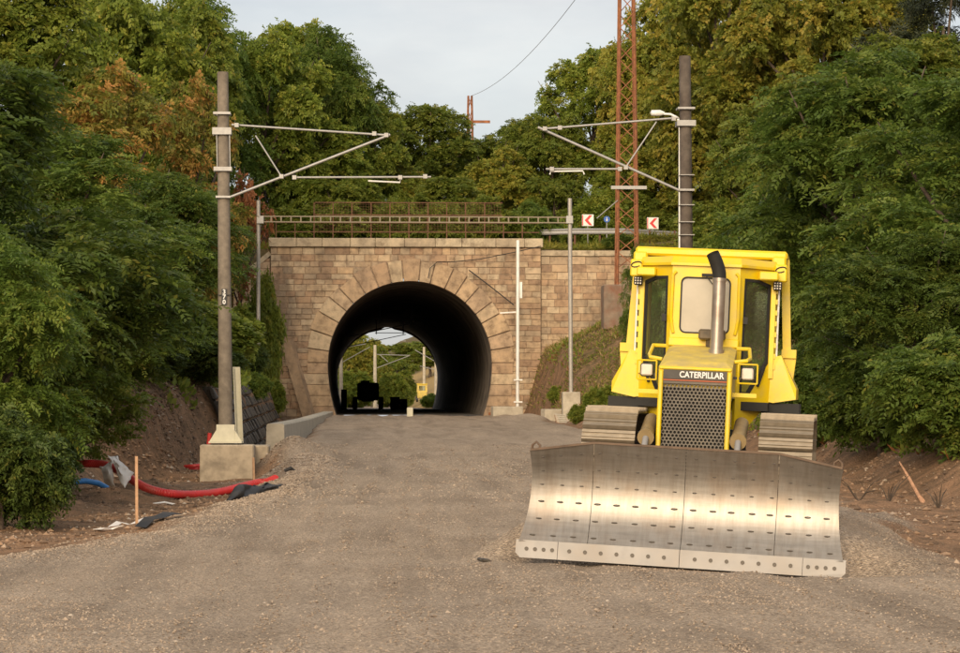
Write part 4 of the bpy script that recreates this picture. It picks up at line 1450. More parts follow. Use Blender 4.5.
    for s in (-1, 1):
        m = MB()
        m.tube([(0.50 * s, -1.52, 0.84), (0.50 * s, -0.75, 1.02)], 0.08, 16)
        m.tube([(0.50 * s, -1.54, 0.835), (0.50 * s, -1.50, 0.845)], 0.092, 16)
        c = B(m, 'lift_cylinder', 'tan', D, True)
        m = MB()
        m.tube([(0.50 * s, -1.54, 0.83), (0.50 * s, -2.3, 0.30)], 0.035, 10)
        B(m, 'piston_rod', 'edge', c, True)
    # ---- body
    m = MB()
    m.box((0, 0.15, 0.62), (0.95, 2.5, 0.62))
    m.box((0, -0.65, 1.0), (0.66, 1.15, 0.6))
    B(m, 'engine_block', 'dark')
    # radiator guard
    gw = 0.395
    for s in (-1, 1):
        m = MB()
        m.cbox((s * (gw - 0.022), -1.36, 1.0), (0.05, 0.12, 1.16), 0.012)
        B(m, 'grille_post', 'yellow')
    m = MB()
    m.cbox((0, -1.36, 1.605), (2 * gw, 0.10, 0.035), 0.01)
    B(m, 'grille_top_bar', 'yellow')
    HD = B(MB().box((0, -1.395, 1.535), (2 * gw - 0.1, 0.03, 0.10)), 'name_panel', 'darkgrey')
    B(MB().box((0, -1.392, 1.474), (2 * gw - 0.1, 0.03, 0.012)), 'stripe', 'orange', HD)
    me = text_mesh('CATERPILLAR', 0.092, 0.002, 0.0022)
    me.materials.append(MAT['white'])
    o = link('lettering', me, HD)
    o.location = (0.07, -1.4125, 1.535)
    o.rotation_euler = (R(90), 0, 0)
    o.scale = (0.86, 1, 1)
    B(MB().box((0, -1.38, 1.452), (2 * gw - 0.1, 0.02, 0.03)), 'grille_header', 'grille')
    # perforated grille with six-sided holes
    m = MB()
    pit = 0.042
    xh, z0, z1 = gw - 0.05, 0.45, 1.437
    r_in, r_out = pit * 0.40, pit / math.sqrt(3)
    nrow = int((z1 - z0) / (pit * 0.866))
    for r_ in range(nrow):
        zz = z0 + (r_ + 0.5) * pit * 0.866
        ncol = int(2 * xh / pit)
        for c in range(ncol):
            xx = -xh + (c + 0.5 + (0.5 if r_ % 2 else 0)) * pit
            if xx > xh - pit * .3: continue
            o_ = [V((xx + r_out * math.sin(math.pi / 3 * j), -1.375, zz + r_out * math.cos(math.pi / 3 * j))) for j in range(6)]
            i_ = [V((xx + r_in * math.sin(math.pi / 3 * j), -1.375, zz + r_in * math.cos(math.pi / 3 * j))) for j in range(6)]
            i2 = [p + V((0, 0.012, 0)) for p in i_]
            m.add(o_ + i_ + i2, [(j, (j + 1) % 6, 6 + (j + 1) % 6, 6 + j) for j in range(6)] + [(6 + j, 6 + (j + 1) % 6, 12 + (j + 1) % 6, 12 + j) for j in range(6)])
    B(m, 'grille', 'grille')
    B(MB().box((0, -1.315, 0.98), (2 * gw - 0.08, 0.03, 1.1)), 'radiator', 'dark')
    # hood
    m = MB()
    f = [(-0.39, -1.41, 1.62), (0.39, -1.41, 1.62), (0.42, -1.36, 1.60), (-0.42, -1.36, 1.60)]
    fw, rw = 0.40, 0.38
    m.add([(-fw, -1.40, 1.615), (fw, -1.40, 1.615), (fw * .8, -1.22, 1.685), (-fw * .8, -1.22, 1.685), (-rw, -0.03, 1.87), (rw, -0.03, 1.87), (rw * .82, -0.03, 1.90), (-rw * .82, -0.03, 1.90),
           (-fw, -1.30, 1.30), (fw, -1.30, 1.30), (rw, -0.03, 1.30), (-rw, -0.03, 1.30)],
          [(0, 1, 2, 3), (3, 2, 6, 7), (0, 3, 7, 4), (1, 5, 6, 2), (0, 4, 11, 8), (1, 9, 10, 5), (0, 8, 9, 1), (4, 7, 6, 5, 10, 11)])
    B(m, 'hood', 'hoodyellow')
    # exhaust
    ex = 0.175
    m = MB()
    m.tube([(ex, -0.55, 1.72), (ex, -0.55, 2.62)], 0.072, 20)
    E = B(m, 'exhaust_stack', 'exhaust', D, True)
    m = MB()
    m.tube([(ex, -0.55, 1.76), (ex, -0.55, 1.84)], 0.088, 18)
    B(m, 'clamp', 'exhaust', E, True)
    m = MB()
    m.tube([(ex, -0.55, 2.60), (ex, -0.55, 2.64)], 0.078, 18)
    B(m, 'clamp', 'exhaust', E, True)
    m = MB()
    el = [(ex, -0.55, 2.63), (ex - 0.004, -0.553, 2.69), (ex - 0.018, -0.56, 2.75), (ex - 0.040, -0.575, 2.81), (ex - 0.066, -0.595, 2.87), (ex - 0.085, -0.61, 2.91)]
    m.tube(el, [0.076, 0.077, 0.077, 0.076, 0.074, 0.072], 20, cap=False)
    m.tube(el, [0.070, 0.071, 0.071, 0.070, 0.068, 0.066], 20, cap=False)
    B(m, 'rain_elbow', 'dark', E, True)
    # air intake box
    m = MB()
    m.cbox((0.10, -0.16, 2.01), (0.30, 0.2, 0.12), 0.02)
    m.tube([(0.10, -0.16, 1.86), (0.10, -0.16, 1.97)], 0.07, 14)
    B(m, 'air_cleaner', 'greasy')
    # head lamps with guards, handles
    for s in (-1, 1):
        x = 0.555 * s
        zl = 1.575
        m = MB()
        m.cbox((x, -1.02, zl), (0.15, 0.09, 0.15), 0.02)
        m.bar((x, -1.0, zl - 0.05), (0.36 * s, -1.0, zl - 0.05), 0.03, 0.03)
        H = B(m, 'headlight', 'darkgrey')
        B(MB().cbox((x, -1.072, zl), (0.125, 0.03, 0.125), 0.013), 'lens', 'lamp', H)
        m = MB()
        e = [(x - 0.105, -1.06, zl - 0.105), (x + 0.105, -1.06, zl - 0.105), (x + 0.105, -1.06, zl + 0.105), (x - 0.105, -1.06, zl + 0.105)]
        for k in range(4):
            m.tube([e[k], e[(k + 1) % 4]], 0.010, 6)
        B(m, 'guard', 'yellow', H)
        m = MB()
        m.bar((0.37 * s, -1.05, zl - 0.235), (0.66 * s, -1.05, zl - 0.235), 0.035, 0.045)
        B(m, 'step_bar', 'yellow', H)
        m = MB()
        m.tube([(0.40 * s, -0.95, 1.70), (0.53 * s, -0.93, 1.72), (0.56 * s, -0.7, 1.75), (0.54 * s, -0.45, 1.86), (0.40 * s, -0.40, 1.86)], 0.022, 8)
        B(m, 'grab_handle', 'yellow', D, True)
    # ---- cab
    A, Bp = (0.385, -0.05), (0.775, 0.42)
    def pp(s, t, z, off=0.0):
        dx, dy = Bp[0] - A[0], Bp[1] - A[1]
        ln = math.hypot(dx, dy)
        nx_, ny_ = dy / ln, -dx / ln
        return V((s * (A[0] + dx * t + nx_ * off), A[1] + dy * t + ny_ * off, z))
    # front panel with rounded window
    def rrect(x0, x1, z0, z1, r, y, n=4):
        pts = []
        for cx, cz, a0 in ((x1 - r, z1 - r, 0), (x0 + r, z1 - r, 90), (x0 + r, z0 + r, 180), (x1 - r, z0 + r, 270)):
            for k in range(n + 1):
                a = R(a0 + 90 * k / n)
                pts.append(V((cx + r * math.cos(a), y, cz + r * math.sin(a))))
        return pts
    win = rrect(-0.285, 0.285, 2.02, 2.665, 0.07, -0.055)
    outr = rrect(-0.385, 0.385, 1.80, 2.80, 0.004, -0.055)
    m = MB()
    m.ring(outr, win, (0, 0.05, 0))
    B(m, 'front_panel', 'yellow')
    m = MB()
    m.ring(rrect(-0.285, 0.285, 2.02, 2.665, 0.07, -0.062), rrect(-0.268, 0.268, 2.037, 2.648, 0.055, -0.062), (0, 0.03, 0))
    B(m, 'window_seal', 'dark')
    m = MB()
    m.prism(rrect(-0.27, 0.27, 2.035, 2.65, 0.056, -0.045), (0, 0.006, 0))
    B(m, 'windscreen', 'dustglass')
    m = MB()
    m.bar((0.0, -0.085, 2.68), (0.15, -0.085, 2.50), 0.012, 0.012)
    m.box((0.03, -0.08, 2.69), (0.16, 0.03, 0.03))
    B(m, 'wiper', 'dark')
    # curved trims beside the window and lower dash panel
    for s in (-1, 1):
        m = MB()
        m.tube([(0.34 * s, -0.07, 2.72), (0.375 * s, -0.075, 2.68), (0.38 * s, -0.075, 2.2), (0.365 * s, -0.075, 2.08), (0.35 * s, -0.075, 2.02)], 0.018, 8)
        B(m, 'trim_rail', 'yellow', D, True)
    m = MB()
    m.cbox((0, -0.09, 1.92), (0.80, 0.06, 0.10), 0.012)
    B(m, 'dash_panel', 'yellow')
    for s in (-1, 1):
        o_ = [(0, 0.95), (0.30, 0.95), (1.0, 1.30), (1.0, 2.80), (0.5, 2.80), (0, 2.80)]
        i_ = [(0.10, 1.33), (0.34, 1.33), (0.86, 1.72), (0.86, 2.62), (0.5, 2.67), (0.13, 2.67)]
        ov = pp(s, 0, 0, -0.045) - pp(s, 0, 0, 0)
        m = MB()
        m.ring([pp(s, a, c) for a, c in o_], [pp(s, a, c) for a, c in i_], ov)
        Dr = B(m, 'door', 'yellow')
        m = MB()
        i2 = [(0.155, 1.38), (0.33, 1.38), (0.82, 1.75), (0.82, 2.585), (0.5, 2.635), (0.18, 2.635)]
        m.ring([pp(s, a, c, 0.006) for a, c in i_], [pp(s, a, c, 0.006) for a, c in i2], ov * 0.7)
        B(m, 'seal', 'dark', Dr)
        m = MB()
        m.prism([pp(s, a, c, -0.02) for a, c in i_], ov * 0.15)
        B(m, 'pane', 'glass', Dr)
        m = MB()
        m.bar(pp(s, 0.93, 1.55, 0.012), pp(s, 0.93, 2.60, 0.012), 0.05, 0.03)
        for k in range(8):
            m.box(pp(s, 0.99, 1.68 + 0.125 * k, 0.025), (0.03, 0.03, 0.055))
        B(m, 'hinge_strip', 'yellow', Dr)
        m = MB()
        m.box(pp(s, 0.14, 2.19, 0.03), (0.05, 0.05, 0.08))
        m.bar(pp(s, 0.55, 1.45, 0.03), pp(s, 0.72, 1.68, 0.03), 0.025, 0.025)
        B(m, 'latch', 'dark', Dr)
        # side of the cab
        xs = 0.785 * s
        m = MB()
        m.ring([(xs, 0.43, 1.3), (xs, 1.45, 1.3), (xs, 1.45, 2.80), (xs, 0.43, 2.80)], [(xs, 0.49, 1.75), (xs, 1.36, 1.75), (xs, 1.36, 2.68), (xs, 0.49, 2.68)], (-0.045 * s, 0, 0))
        B(m, 'side_panel', 'yellow')
        m = MB()
        m.prism([(xs - .02 * s, 0.48, 1.74), (xs - .02 * s, 1.37, 1.74), (xs - .02 * s, 1.37, 2.69), (xs - .02 * s, 0.48, 2.69)], (-0.006 * s, 0, 0))
        B(m, 'side_pane', 'glass')
        m = MB()
        m.tube([(xs + 0.03 * s, 0.44, 1.55), (xs + 0.03 * s, 0.44, 2.6)], 0.012, 6)
        B(m, 'side_rail', 'white')
        # fender with tank
        m = MB()
        m.prism([(0.60 * s, 0.40, 1.30), (0.72 * s, 0.40, 1.78), (0.87 * s, 0.40, 1.82), (1.06 * s, 0.36, 1.44), (1.06 * s, 0.36, 1.32), (0.80 * s, 0.38, 1.27)], (0, 1.25, 0))
        B(m, 'fender', 'yellow')
        m = MB()
        m.box((0.85 * s, 0.95, 1.21), (0.5, 1.05, 0.12))
        B(m, 'fender_underside', 'dark')
        # protective post and its foot
        m = MB()
        m.prism([(0.87 * s, 0.98, 1.88), (0.965 * s, 0.98, 1.88), (0.905 * s, 0.98, 2.95), (0.81 * s, 0.98, 2.95)], (0, 0.14, 0))
        m.prism([(0.86 * s, 0.90, 1.80), (1.03 * s, 0.90, 1.80), (1.03 * s, 0.90, 1.90), (0.86 * s, 0.90, 1.90)], (0, 0.28, 0))
        m.prism([(0.84 * s, 0.94, 1.50), (1.0 * s, 0.94, 1.50), (1.03 * s, 0.94, 1.80), (0.86 * s, 0.94, 1.80)], (0, 0.2, 0))
        B(m, 'roll_bar_post', 'yellow')
        # work lamp and bracket under the roof corner
        m = MB()
        m.cbox((0.80 * s, 0.30, 2.61), (0.10, 0.08, 0.10), 0.012)
        Wl = B(m, 'work_lamp', 'dark')
        for k in range(9):
            B(MB().tube([((0.80 * s - 0.03 + 0.03 * (k % 3)), 0.262, 2.58 + 0.03 * (k // 3)), ((0.80 * s - 0.03 + 0.03 * (k % 3)), 0.255, 2.58 + 0.03 * (k // 3))], 0.009, 6), 'light_dot', 'lamp', Wl)
        m = MB()
        m.cbox((0.70 * s, 0.18, 2.715), (0.22, 0.12, 0.10), 0.015)
        m.cbox((0.83 * s, 0.40, 2.76), (0.14, 0.16, 0.20), 0.015)
        B(m, 'lamp_bracket', 'yellow')
        m = MB()
        c0 = V((0.83 * s, 0.31, 2.80))
        m.tube([c0 + V((0.06 * math.cos(a), 0, 0.03 * math.sin(a) + .012 * math.cos(a))) for a in [k * 0.6 for k in range(10)]], 0.007, 5)
        B(m, 'lamp_cable', 'dark')
    # roof
    plan = [(-0.40, -0.10), (0.40, -0.10), (0.80, 0.40), (0.80, 1.5), (-0.80, 1.5), (-0.80, 0.40)]
    m = MB()
    m.prism([(x, y, 2.79) for x, y in plan], (0, 0, 0.03))
    m.add([(x, y, 2.82) for x, y in plan] + [(x * 0.96, 0.06 + y * 0.94, 2.895) for x, y in plan], [(i, (i + 1) % 6, 6 + (i + 1) % 6, 6 + i) for i in range(6)] + [(6, 7, 8, 9, 10, 11)])
    B(m, 'cab_roof', 'yellow')
    m = MB()
    m.cbox((0.01, 1.02, 2.975), (1.76, 0.85, 0.10), 0.025)
    B(m, 'roll_bar_canopy', 'yellow')
    for s in (-1, 1):
        m = MB()
        m.cbox((0.80 * s, 0.75, 2.86), (0.16, 0.6, 0.2), 0.02)
        B(m, 'canopy_corner', 'yellow')
    # back of the cab
    m = MB()
    m.ring([(-0.78, 1.46, 1.3), (0.78, 1.46, 1.3), (0.78, 1.46, 2.80), (-0.78, 1.46, 2.80)], [(-0.73, 1.46, 1.5), (0.73, 1.46, 1.5), (0.73, 1.46, 2.72), (-0.73, 1.46, 2.72)], (0, 0.04, 0))
    B(m, 'rear_panel', 'yellow')
    m = MB()
    m.prism([(-0.735, 1.48, 1.49), (0.735, 1.48, 1.49), (0.735, 1.48, 2.725), (-0.735, 1.48, 2.725)], (0, 0.006, 0))
    B(m, 'rear_pane', 'glass')
    m = MB()
    m.box((0, 0.75, 1.22), (1.5, 1.45, 0.1))
    m.box((0, 0.10, 1.5), (0.6, 0.25, 0.7))
    B(m, 'cab_floor', 'dark')
    m = MB()
    m.cbox((0, 0.95, 1.58), (0.52, 0.5, 0.16), 0.04)
    m.cbox((0, 1.2, 1.95), (0.5, 0.14, 0.7), 0.04)
    for s in (-1, 1):
        m.cbox((0.36 * s, 0.9, 1.75), (0.1, 0.4, 0.12), 0.03)
        m.tube([(0.36 * s, 0.72, 1.78), (0.36 * s, 0.68, 1.98)], 0.02, 8)
    B(m, 'seat', 'dark')
build_dozer()

# ------------------------------------------------------------------ things on the left verge
def on_ground(px, d, dz=0.0):
    p = P(px, 405, d)
    return Vector((p.x, p.y, gz(p.x, p.y) + dz))

def build_verge():
    # red corrugated duct
    pts_px = [(66, 464, 56), (86, 463.5, 55.5), (105, 465, 55), (122, 472, 54), (136, 482, 53), (150, 489, 52.6), (170, 493.5, 52.5), (195, 494.5, 53), (220, 492, 53.5), (245, 486, 54), (262, 482.5, 54.4), (271, 484, 54.2), (276, 490, 54)]
    base = [P(*q) for q in pts_px]
    # smooth the path
    path = []
    for i in range(len(base) - 1):
        p0, p1, p2, p3 = base[max(i - 1, 0)], base[i], base[i + 1], base[min(i + 2, len(base) - 1)]
        for k in range(10):
            t = k / 10
            path.append(0.5 * ((2 * p1) + (p2 - p0) * t + (2 * p0 - 5 * p1 + 4 * p2 - p3) * t * t + (3 * p1 - p0 - 3 * p2 + p3) * t ** 3))
    path = [Vector((p.x, p.y, max(p.z, gz(p.x, p.y) + 0.05))) for p in path]
    dense = []
    for i in range(len(path) - 1):
        for k in range(2):
            dense.append(path[i].lerp(path[i + 1], k / 2))
    b = MB()
    b.tube(dense, [0.082 if k % 2 else 0.070 for k in range(len(dense))], 14)
    tag(b.build('cable_duct', MAT['redhose'], smooth=True), 'long red corrugated duct snaking over the dirt', 'duct')
    # duct coil and stub far behind
    p = on_ground(196, 74, 0.07)
    b = MB()
    b.tube([p + Vector((0.32 * math.cos(a), 0.5 * math.sin(a), 0.03 * a)) for a in [k * 0.3 for k in range(24)]], 0.05, 8)
    tag(b.build('duct_coil', MAT['redhose'], smooth=True), 'small coil of red duct left of the mast foundation', 'duct')
    p = on_ground(208, 71.5)
    b = MB()
    b.tube([p + Vector((0, 0, -0.1)), P(208.5, 448, 71.5), P(210, 433, 71.5)], 0.055, 10)
    tag(b.build('duct_stub', MAT['redhose'], smooth=True), 'upright red duct stub behind the mast foundation', 'duct')
    # blue duct
    q = [on_ground(40, 50, 0.0), P(60, 486, 50), P(72, 482, 50), P(86, 481, 50.2), P(98, 483, 50.4), P(108, 488.5, 50.6)]
    q = [Vector((p.x, p.y, max(p.z, gz(p.x, p.y) + 0.03))) for p in q]
    b = MB()
    b.tube(q, 0.055, 10)
    tag(b.build('water_pipe', MAT['bluehose'], smooth=True), 'short blue pipe curving out of the bushes', 'pipe')
    # white crumpled sheet, two folds propped on the duct
    n = 15
    b = MB()
    for k, (quad, dd) in enumerate([(((101, 467), (112.5, 461.5), (115, 487), (107, 485.5)), (53.4, 53.0, 52.9, 53.2)), (((109, 456), (117, 457), (133.5, 474), (125, 488)), (53.1, 53.3, 52.9, 52.5))]):
        q = [P(a, c, d_) for (a, c), d_ in zip(quad, dd)]
        vs = []
        for i_ in range(n):
            for j_ in range(n):
                a, c = i_ / (n - 1), j_ / (n - 1)
                p = q[0].lerp(q[1], a).lerp(q[3].lerp(q[2], a), c)
                bul = 0.14 * math.sin(math.pi * a) * math.sin(math.pi * c) + 0.07 * float(vnoise(a * 3.1 + 7 * k, c * 3.3)) + 0.03 * float(vnoise(a * 8, c * 8 + 5))
                vs.append(p + Vector((0.02 * float(vnoise(a * 5 + 2, c * 5)), -bul, 0.02 * float(vnoise(a * 5, c * 5 + 8)))))
        b.add(vs, [(i_ * n + j_, (i_ + 1) * n + j_, (i_ + 1) * n + j_ + 1, i_ * n + j_ + 1) for i_ in range(n - 1) for j_ in range(n - 1)])
    o = b.build('plastic_sheet', MAT['whitesheet'], smooth=True)
    md = o.modifiers.new('thick', 'SOLIDIFY')
    md.thickness = 0.008
    tag(o, 'crumpled white sheet wrapped around the red duct', 'sheet')
    # stake
    p = on_ground(137, 39)
    tag(MB().box(p + Vector((0, 0, 0.42)), (0.036, 0.03, 1.1), (0.0, R(-0.6), 0.3)).build('wooden_stake', MAT['wood']), 'upright thin wooden stake in the dirt before the red duct', 'stake')
    p = on_ground(254, 66)
    tag(MB().box(p + Vector((0, 0, 0.25)), (0.05, 0.04, 0.7), (0, R(-2), 0.2)).build('wooden_peg', MAT['wood']), 'short wooden peg at the corner of the mast foundation', 'stake')
    # marking tape on the ground
    def strip(pts, w, mat, name, lab, cat, dz=0.012):
        m = MB()
        n = len(pts)
        for i, p in enumerate(pts):
            t = (pts[min(i + 1, n - 1)] - pts[max(i - 1, 0)]).normalized()
            sd = t.cross(Vector((0, 0, 1))).normalized() * w / 2
            h = Vector((0, 0, dz + 0.03 * abs(math.sin(i * 1.7))))
            m.v += [p + sd + h, p - sd + h * 1.5]
        m.f = [[2 * i, 2 * i + 1, 2 * i + 3, 2 * i + 2] for i in range(n - 1)]
        o = m.build(name, mat)
        md = o.modifiers.new('thick', 'SOLIDIFY')
        md.thickness = 0.006
        tag(o, lab, cat)
    strip([on_ground(x, d) for x, d in ((112, 38.6), (120, 39.2), (130, 39.0), (140, 39.2), (150, 39.6), (157, 40.4), (148, 40.2), (160, 40.0), (173, 40.2))], 0.10, MAT['whitesheet'], 'marking_tape', 'tangled white tape on the dirt at the stake', 'tape')
    strip([on_ground(x, d) for x, d in ((96, 37.4), (104, 37.0), (112, 37.2), (120, 37.1))], 0.08, MAT['whitesheet'], 'paper_scrap', 'short white scrap on the dirt left of the dark strip', 'scrap')
    strip([on_ground(x, d) for x, d in ((155, 47), (165, 47.3), (174, 47))], 0.07, MAT['whitesheet'], 'paper_scrap', 'small white scrap on the dirt behind the stake', 'scrap')
    strip([on_ground(x, d) for x, d in ((141, 36.8), (150, 37.1), (160, 37.2), (169, 37.6), (178, 37.9))], 0.16, MAT['blackplastic'], 'black_strip', 'narrow black plastic strip along the gravel edge', 'sheet', 0.03)
    # crumpled black sheet
    n = 26
    vs = []
    for i in range(n):
        for j in range(n):
            a, c = i / (n - 1), j / (n - 1)
            px = 227 + 50 * a + 6 * c
            d = 43.2 + 4.6 * a + 2.0 * c
            p = on_ground(px, d)
            h = 0.05 + 0.07 * float(fbm(a * 4.2, c * 3.3, 3)) + 0.13 * math.exp(-((a - 0.28) ** 2 + (c - 0.4) ** 2) * 22)
            p.z += max(0.004, h * min(1, 6 * min(a, 1 - a, c, 1 - c) + 0.1))
            p.x += 0.10 * float(vnoise(a * 5, c * 5 + 9))
            vs.append(p)
    b = MB()
    b.add(vs, [(i * n + j, (i + 1) * n + j, (i + 1) * n + j + 1, i * n + j + 1) for i in range(n - 1) for j in range(n - 1)])
    o = b.build('plastic_sheet', MAT['blackplastic'], smooth=True)
    md = o.modifiers.new('thick', 'SOLIDIFY')
    md.thickness = 0.008
    tag(o, 'crumpled black plastic sheet lying below the red duct end', 'sheet')
    p = on_ground(285, 56.5, 0.06)
    b = MB()
    b.tube([p, p + Vector((0.12, 0, 0.06)), p + Vector((0.2, 0.05, -0.02))], 0.045, 8)
    tag(b.build('pipe_end', MAT['blackplastic'], smooth=True), 'short black pipe end poking from the gravel by the red duct', 'pipe')
    p = on_ground(484, 29.6, 0.02)
    tag(MB().cbox(p, (0.13, 0.10, 0.035), 0.012, (0.1, 0.15, 0.4)).build('dark_stone', MAT['darkgrey']), 'single dark flat stone on the gravel left of the blade', 'stone')
    # split branch on the right
    a, e = P(899, 462, 49), P(924, 490, 47)
    g = gz(e.x, e.y)
    b = MB()
    a.z = max(a.z, gz(a.x, a.y) + .1)
    e.z = g - 0.05
    b.tube([a, a.lerp(e, 0.4) + Vector((0, 0, 0.02)), e], [0.012, 0.028, 0.034], 7)
    b.tube([a + Vector((0.10, 0.05, -0.12)), a.lerp(e, 0.6), e + Vector((0.06, 0, 0))], [0.008, 0.018, 0.022], 7)
    tag(b.build('split_branch', MAT['deadwood']), 'pale split branch lying on the right dirt bank', 'branch')
    # dry twigs
    labs = ['dark dead twig fork right of the blade on the dirt', 'dark dead twig lower on the right dirt verge', 'thin dead twig at the far right of the dirt verge']
    for k, (px, d) in enumerate([(858, 47), (888, 44.5), (938, 43)]):
        p = on_ground(px, d)
        b = MB()
        for q in range(6):
            t = p + Vector((random.uniform(-.4, .4), random.uniform(-.3, .3), random.uniform(0.12, 0.45)))
            b.tube([p + Vector((0, 0, -0.03)), p.lerp(t, 0.5) + Vector((0, 0, .05)), t], [0.014, 0.01, 0.004], 5)
        tag(b.build('dead_twig', MAT['bark']), labs[k], 'twig', 'dead twigs on the right verge')
build_verge()

# ------------------------------------------------------------------ far side of the tunnel
def build_far():
    # small machine standing in the tunnel, seen from behind
    d = 212.0
    p = P(368, 410, d)
    zf = FLOOR + 0.2 * (p.y - VP) / (VF - VP) + 0.003
    T = thing('compact_tractor', (p.x, p.y, zf), 'dark compact tractor standing inside the far tunnel end', 'tractor')
    b0 = Vector((p.x, p.y, zf))
    MB().cbox(b0 + Vector((0, 0, 1.35)), (1.65, 1.6, 1.35), 0.12).build('cab', MAT['dark'], T)
    MB().cbox(b0 + Vector((0, 1.5, 0.95)), (1.0, 1.8, 0.7), 0.08).build('bonnet', MAT['dark'], T)
    MB().tube([b0 + Vector((-0.2, 0, 2.0)), b0 + Vector((-0.2, 0, 2.2))], 0.35, 12).build('roof_vent', MAT['dark'], T)
    for s in (-1, 1):
        for yy, r in ((-0.5, 0.48), (1.9, 0.36)):
            w = MB().tube([b0 + Vector((s * 0.82, yy, r)), b0 + Vector((s * 1.16, yy, r))], r, 20).build('wheel', MAT['black'], T)
            MB().tube([b0 + Vector((s * 0.80, yy, r)), b0 + Vector((s * 1.18, yy, r))], r * 0.5, 14).build('rim', MAT['greasy'], w)
    for (px, py, r, h, mt, lab) in [(395, 410, 0.36, 0.95, 'dark', 'black drum standing right of the dark tractor'), (402, 410, 0.40, 0.8, 'rustdark', 'rusty drum standing right of the black drum'), (344, 410, 0.22, 1.5, 'dark', 'tall dark canister against the left tunnel wall')]:
        q = P(px, py, 208)
        b = MB()
        zz = FLOOR + 0.2 * (q.y - VP) / (VF - VP) + 0.003
        c = Vector((q.x, q.y, zz))
        hs = [0, 0.02, h * .3, h * .33, h * .36, h * .64, h * .67, h * .7, h - .02, h]
        rs = [r * .97, r, r, r * 1.05, r, r, r * 1.05, r, r, r * .97]
        b.tube([c + Vector((0, 0, z)) for z in hs], rs, 18)
        tag(b.build('drum', MAT[mt], smooth=True), lab, 'drum', 'drums in the tunnel')
    # yellow machine far down the track
    d = 300.0
    p = P(422, 396, d)
    g = gz(p.x, p.y)
    T = thing('track_maintenance_car', (p.x, p.y, g), 'small yellow work vehicle far beyond the tunnel', 'work vehicle')
    c = Vector((p.x, p.y, g))
    MB().cbox(c + Vector((0, 0, 1.0)), (1.3, 2.5, 0.9), 0.08).build('body', MAT['hoodyellow'], T)
    yk = c + Vector((0, 0, 2.0))
    m = MB()
    m.ring([yk + Vector((x, -0.9, z)) for x, z in ((-.72, -.55), (.72, -.55), (.68, .6), (-.68, .6))], [yk + Vector((x, -0.9, z)) for x, z in ((-.42, -.3), (.42, -.3), (.42, .4), (-.42, .4))], (0, 1.8, 0))
    m.build('cab', MAT['hoodyellow'], T)
    MB().box(yk + Vector((0, -0.85, 0.05)), (0.86, 0.02, 0.72)).build('pane', MAT['glass'], T)
    MB().cbox(yk + Vector((0, 0, 0.66)), (1.5, 2.0, 0.12), 0.03).build('roof', MAT['yellow'], T)
    for s in (-1, 1):
        for yy in (-0.8, 0.8):
            MB().tube([c + Vector((s * 0.55, yy, 0.4)), c + Vector((s * 0.8, yy, 0.4))], 0.4, 16).build('wheel', MAT['black'], T)
    T.scale = (0.78, 0.78, 0.72)
    # masts beyond
    def far_mast(px, ptop, d, lab, lattice_=False, arms=()):
        t = P(px, ptop, d)
        g = gz(t.x, t.y)
        T = thing('far_line_mast', (t.x, t.y, g), lab, 'mast', 'line masts beyond the tunnel')
        MB().tube([(t.x, t.y, g - .2), t], [0.2, 0.14], 12).build('pole', MAT['concrete2'], T)
        for (a, c) in arms:
            MB().tube([P(*a, d), P(*c, d)], 0.038, 6).build('arm', MAT['galv'], T)
    far_mast(375, 345, 262, 'pale mast with bracket arm seen through the middle of the tunnel', arms=[((377, 354.5), (410, 355.5)), ((377, 368), (410, 355.5)), ((380, 355), (388, 362))])
    far_mast(436, 352, 270, 'pale mast at the right side of the tunnel view', arms=[((436, 362), (415, 350)), ((436, 370), (420, 366))])
    far_mast(341, 350, 245, 'thin mast at the left side of the tunnel view', arms=[((341, 363), (370, 347)), ((341, 348), (366, 344)), ((341, 352), (362, 334))])
    far_mast(424, 347, 330, 'thin distant mast left of the yellow work vehicle', arms=[((400, 341), (406, 341)),])
build_far()

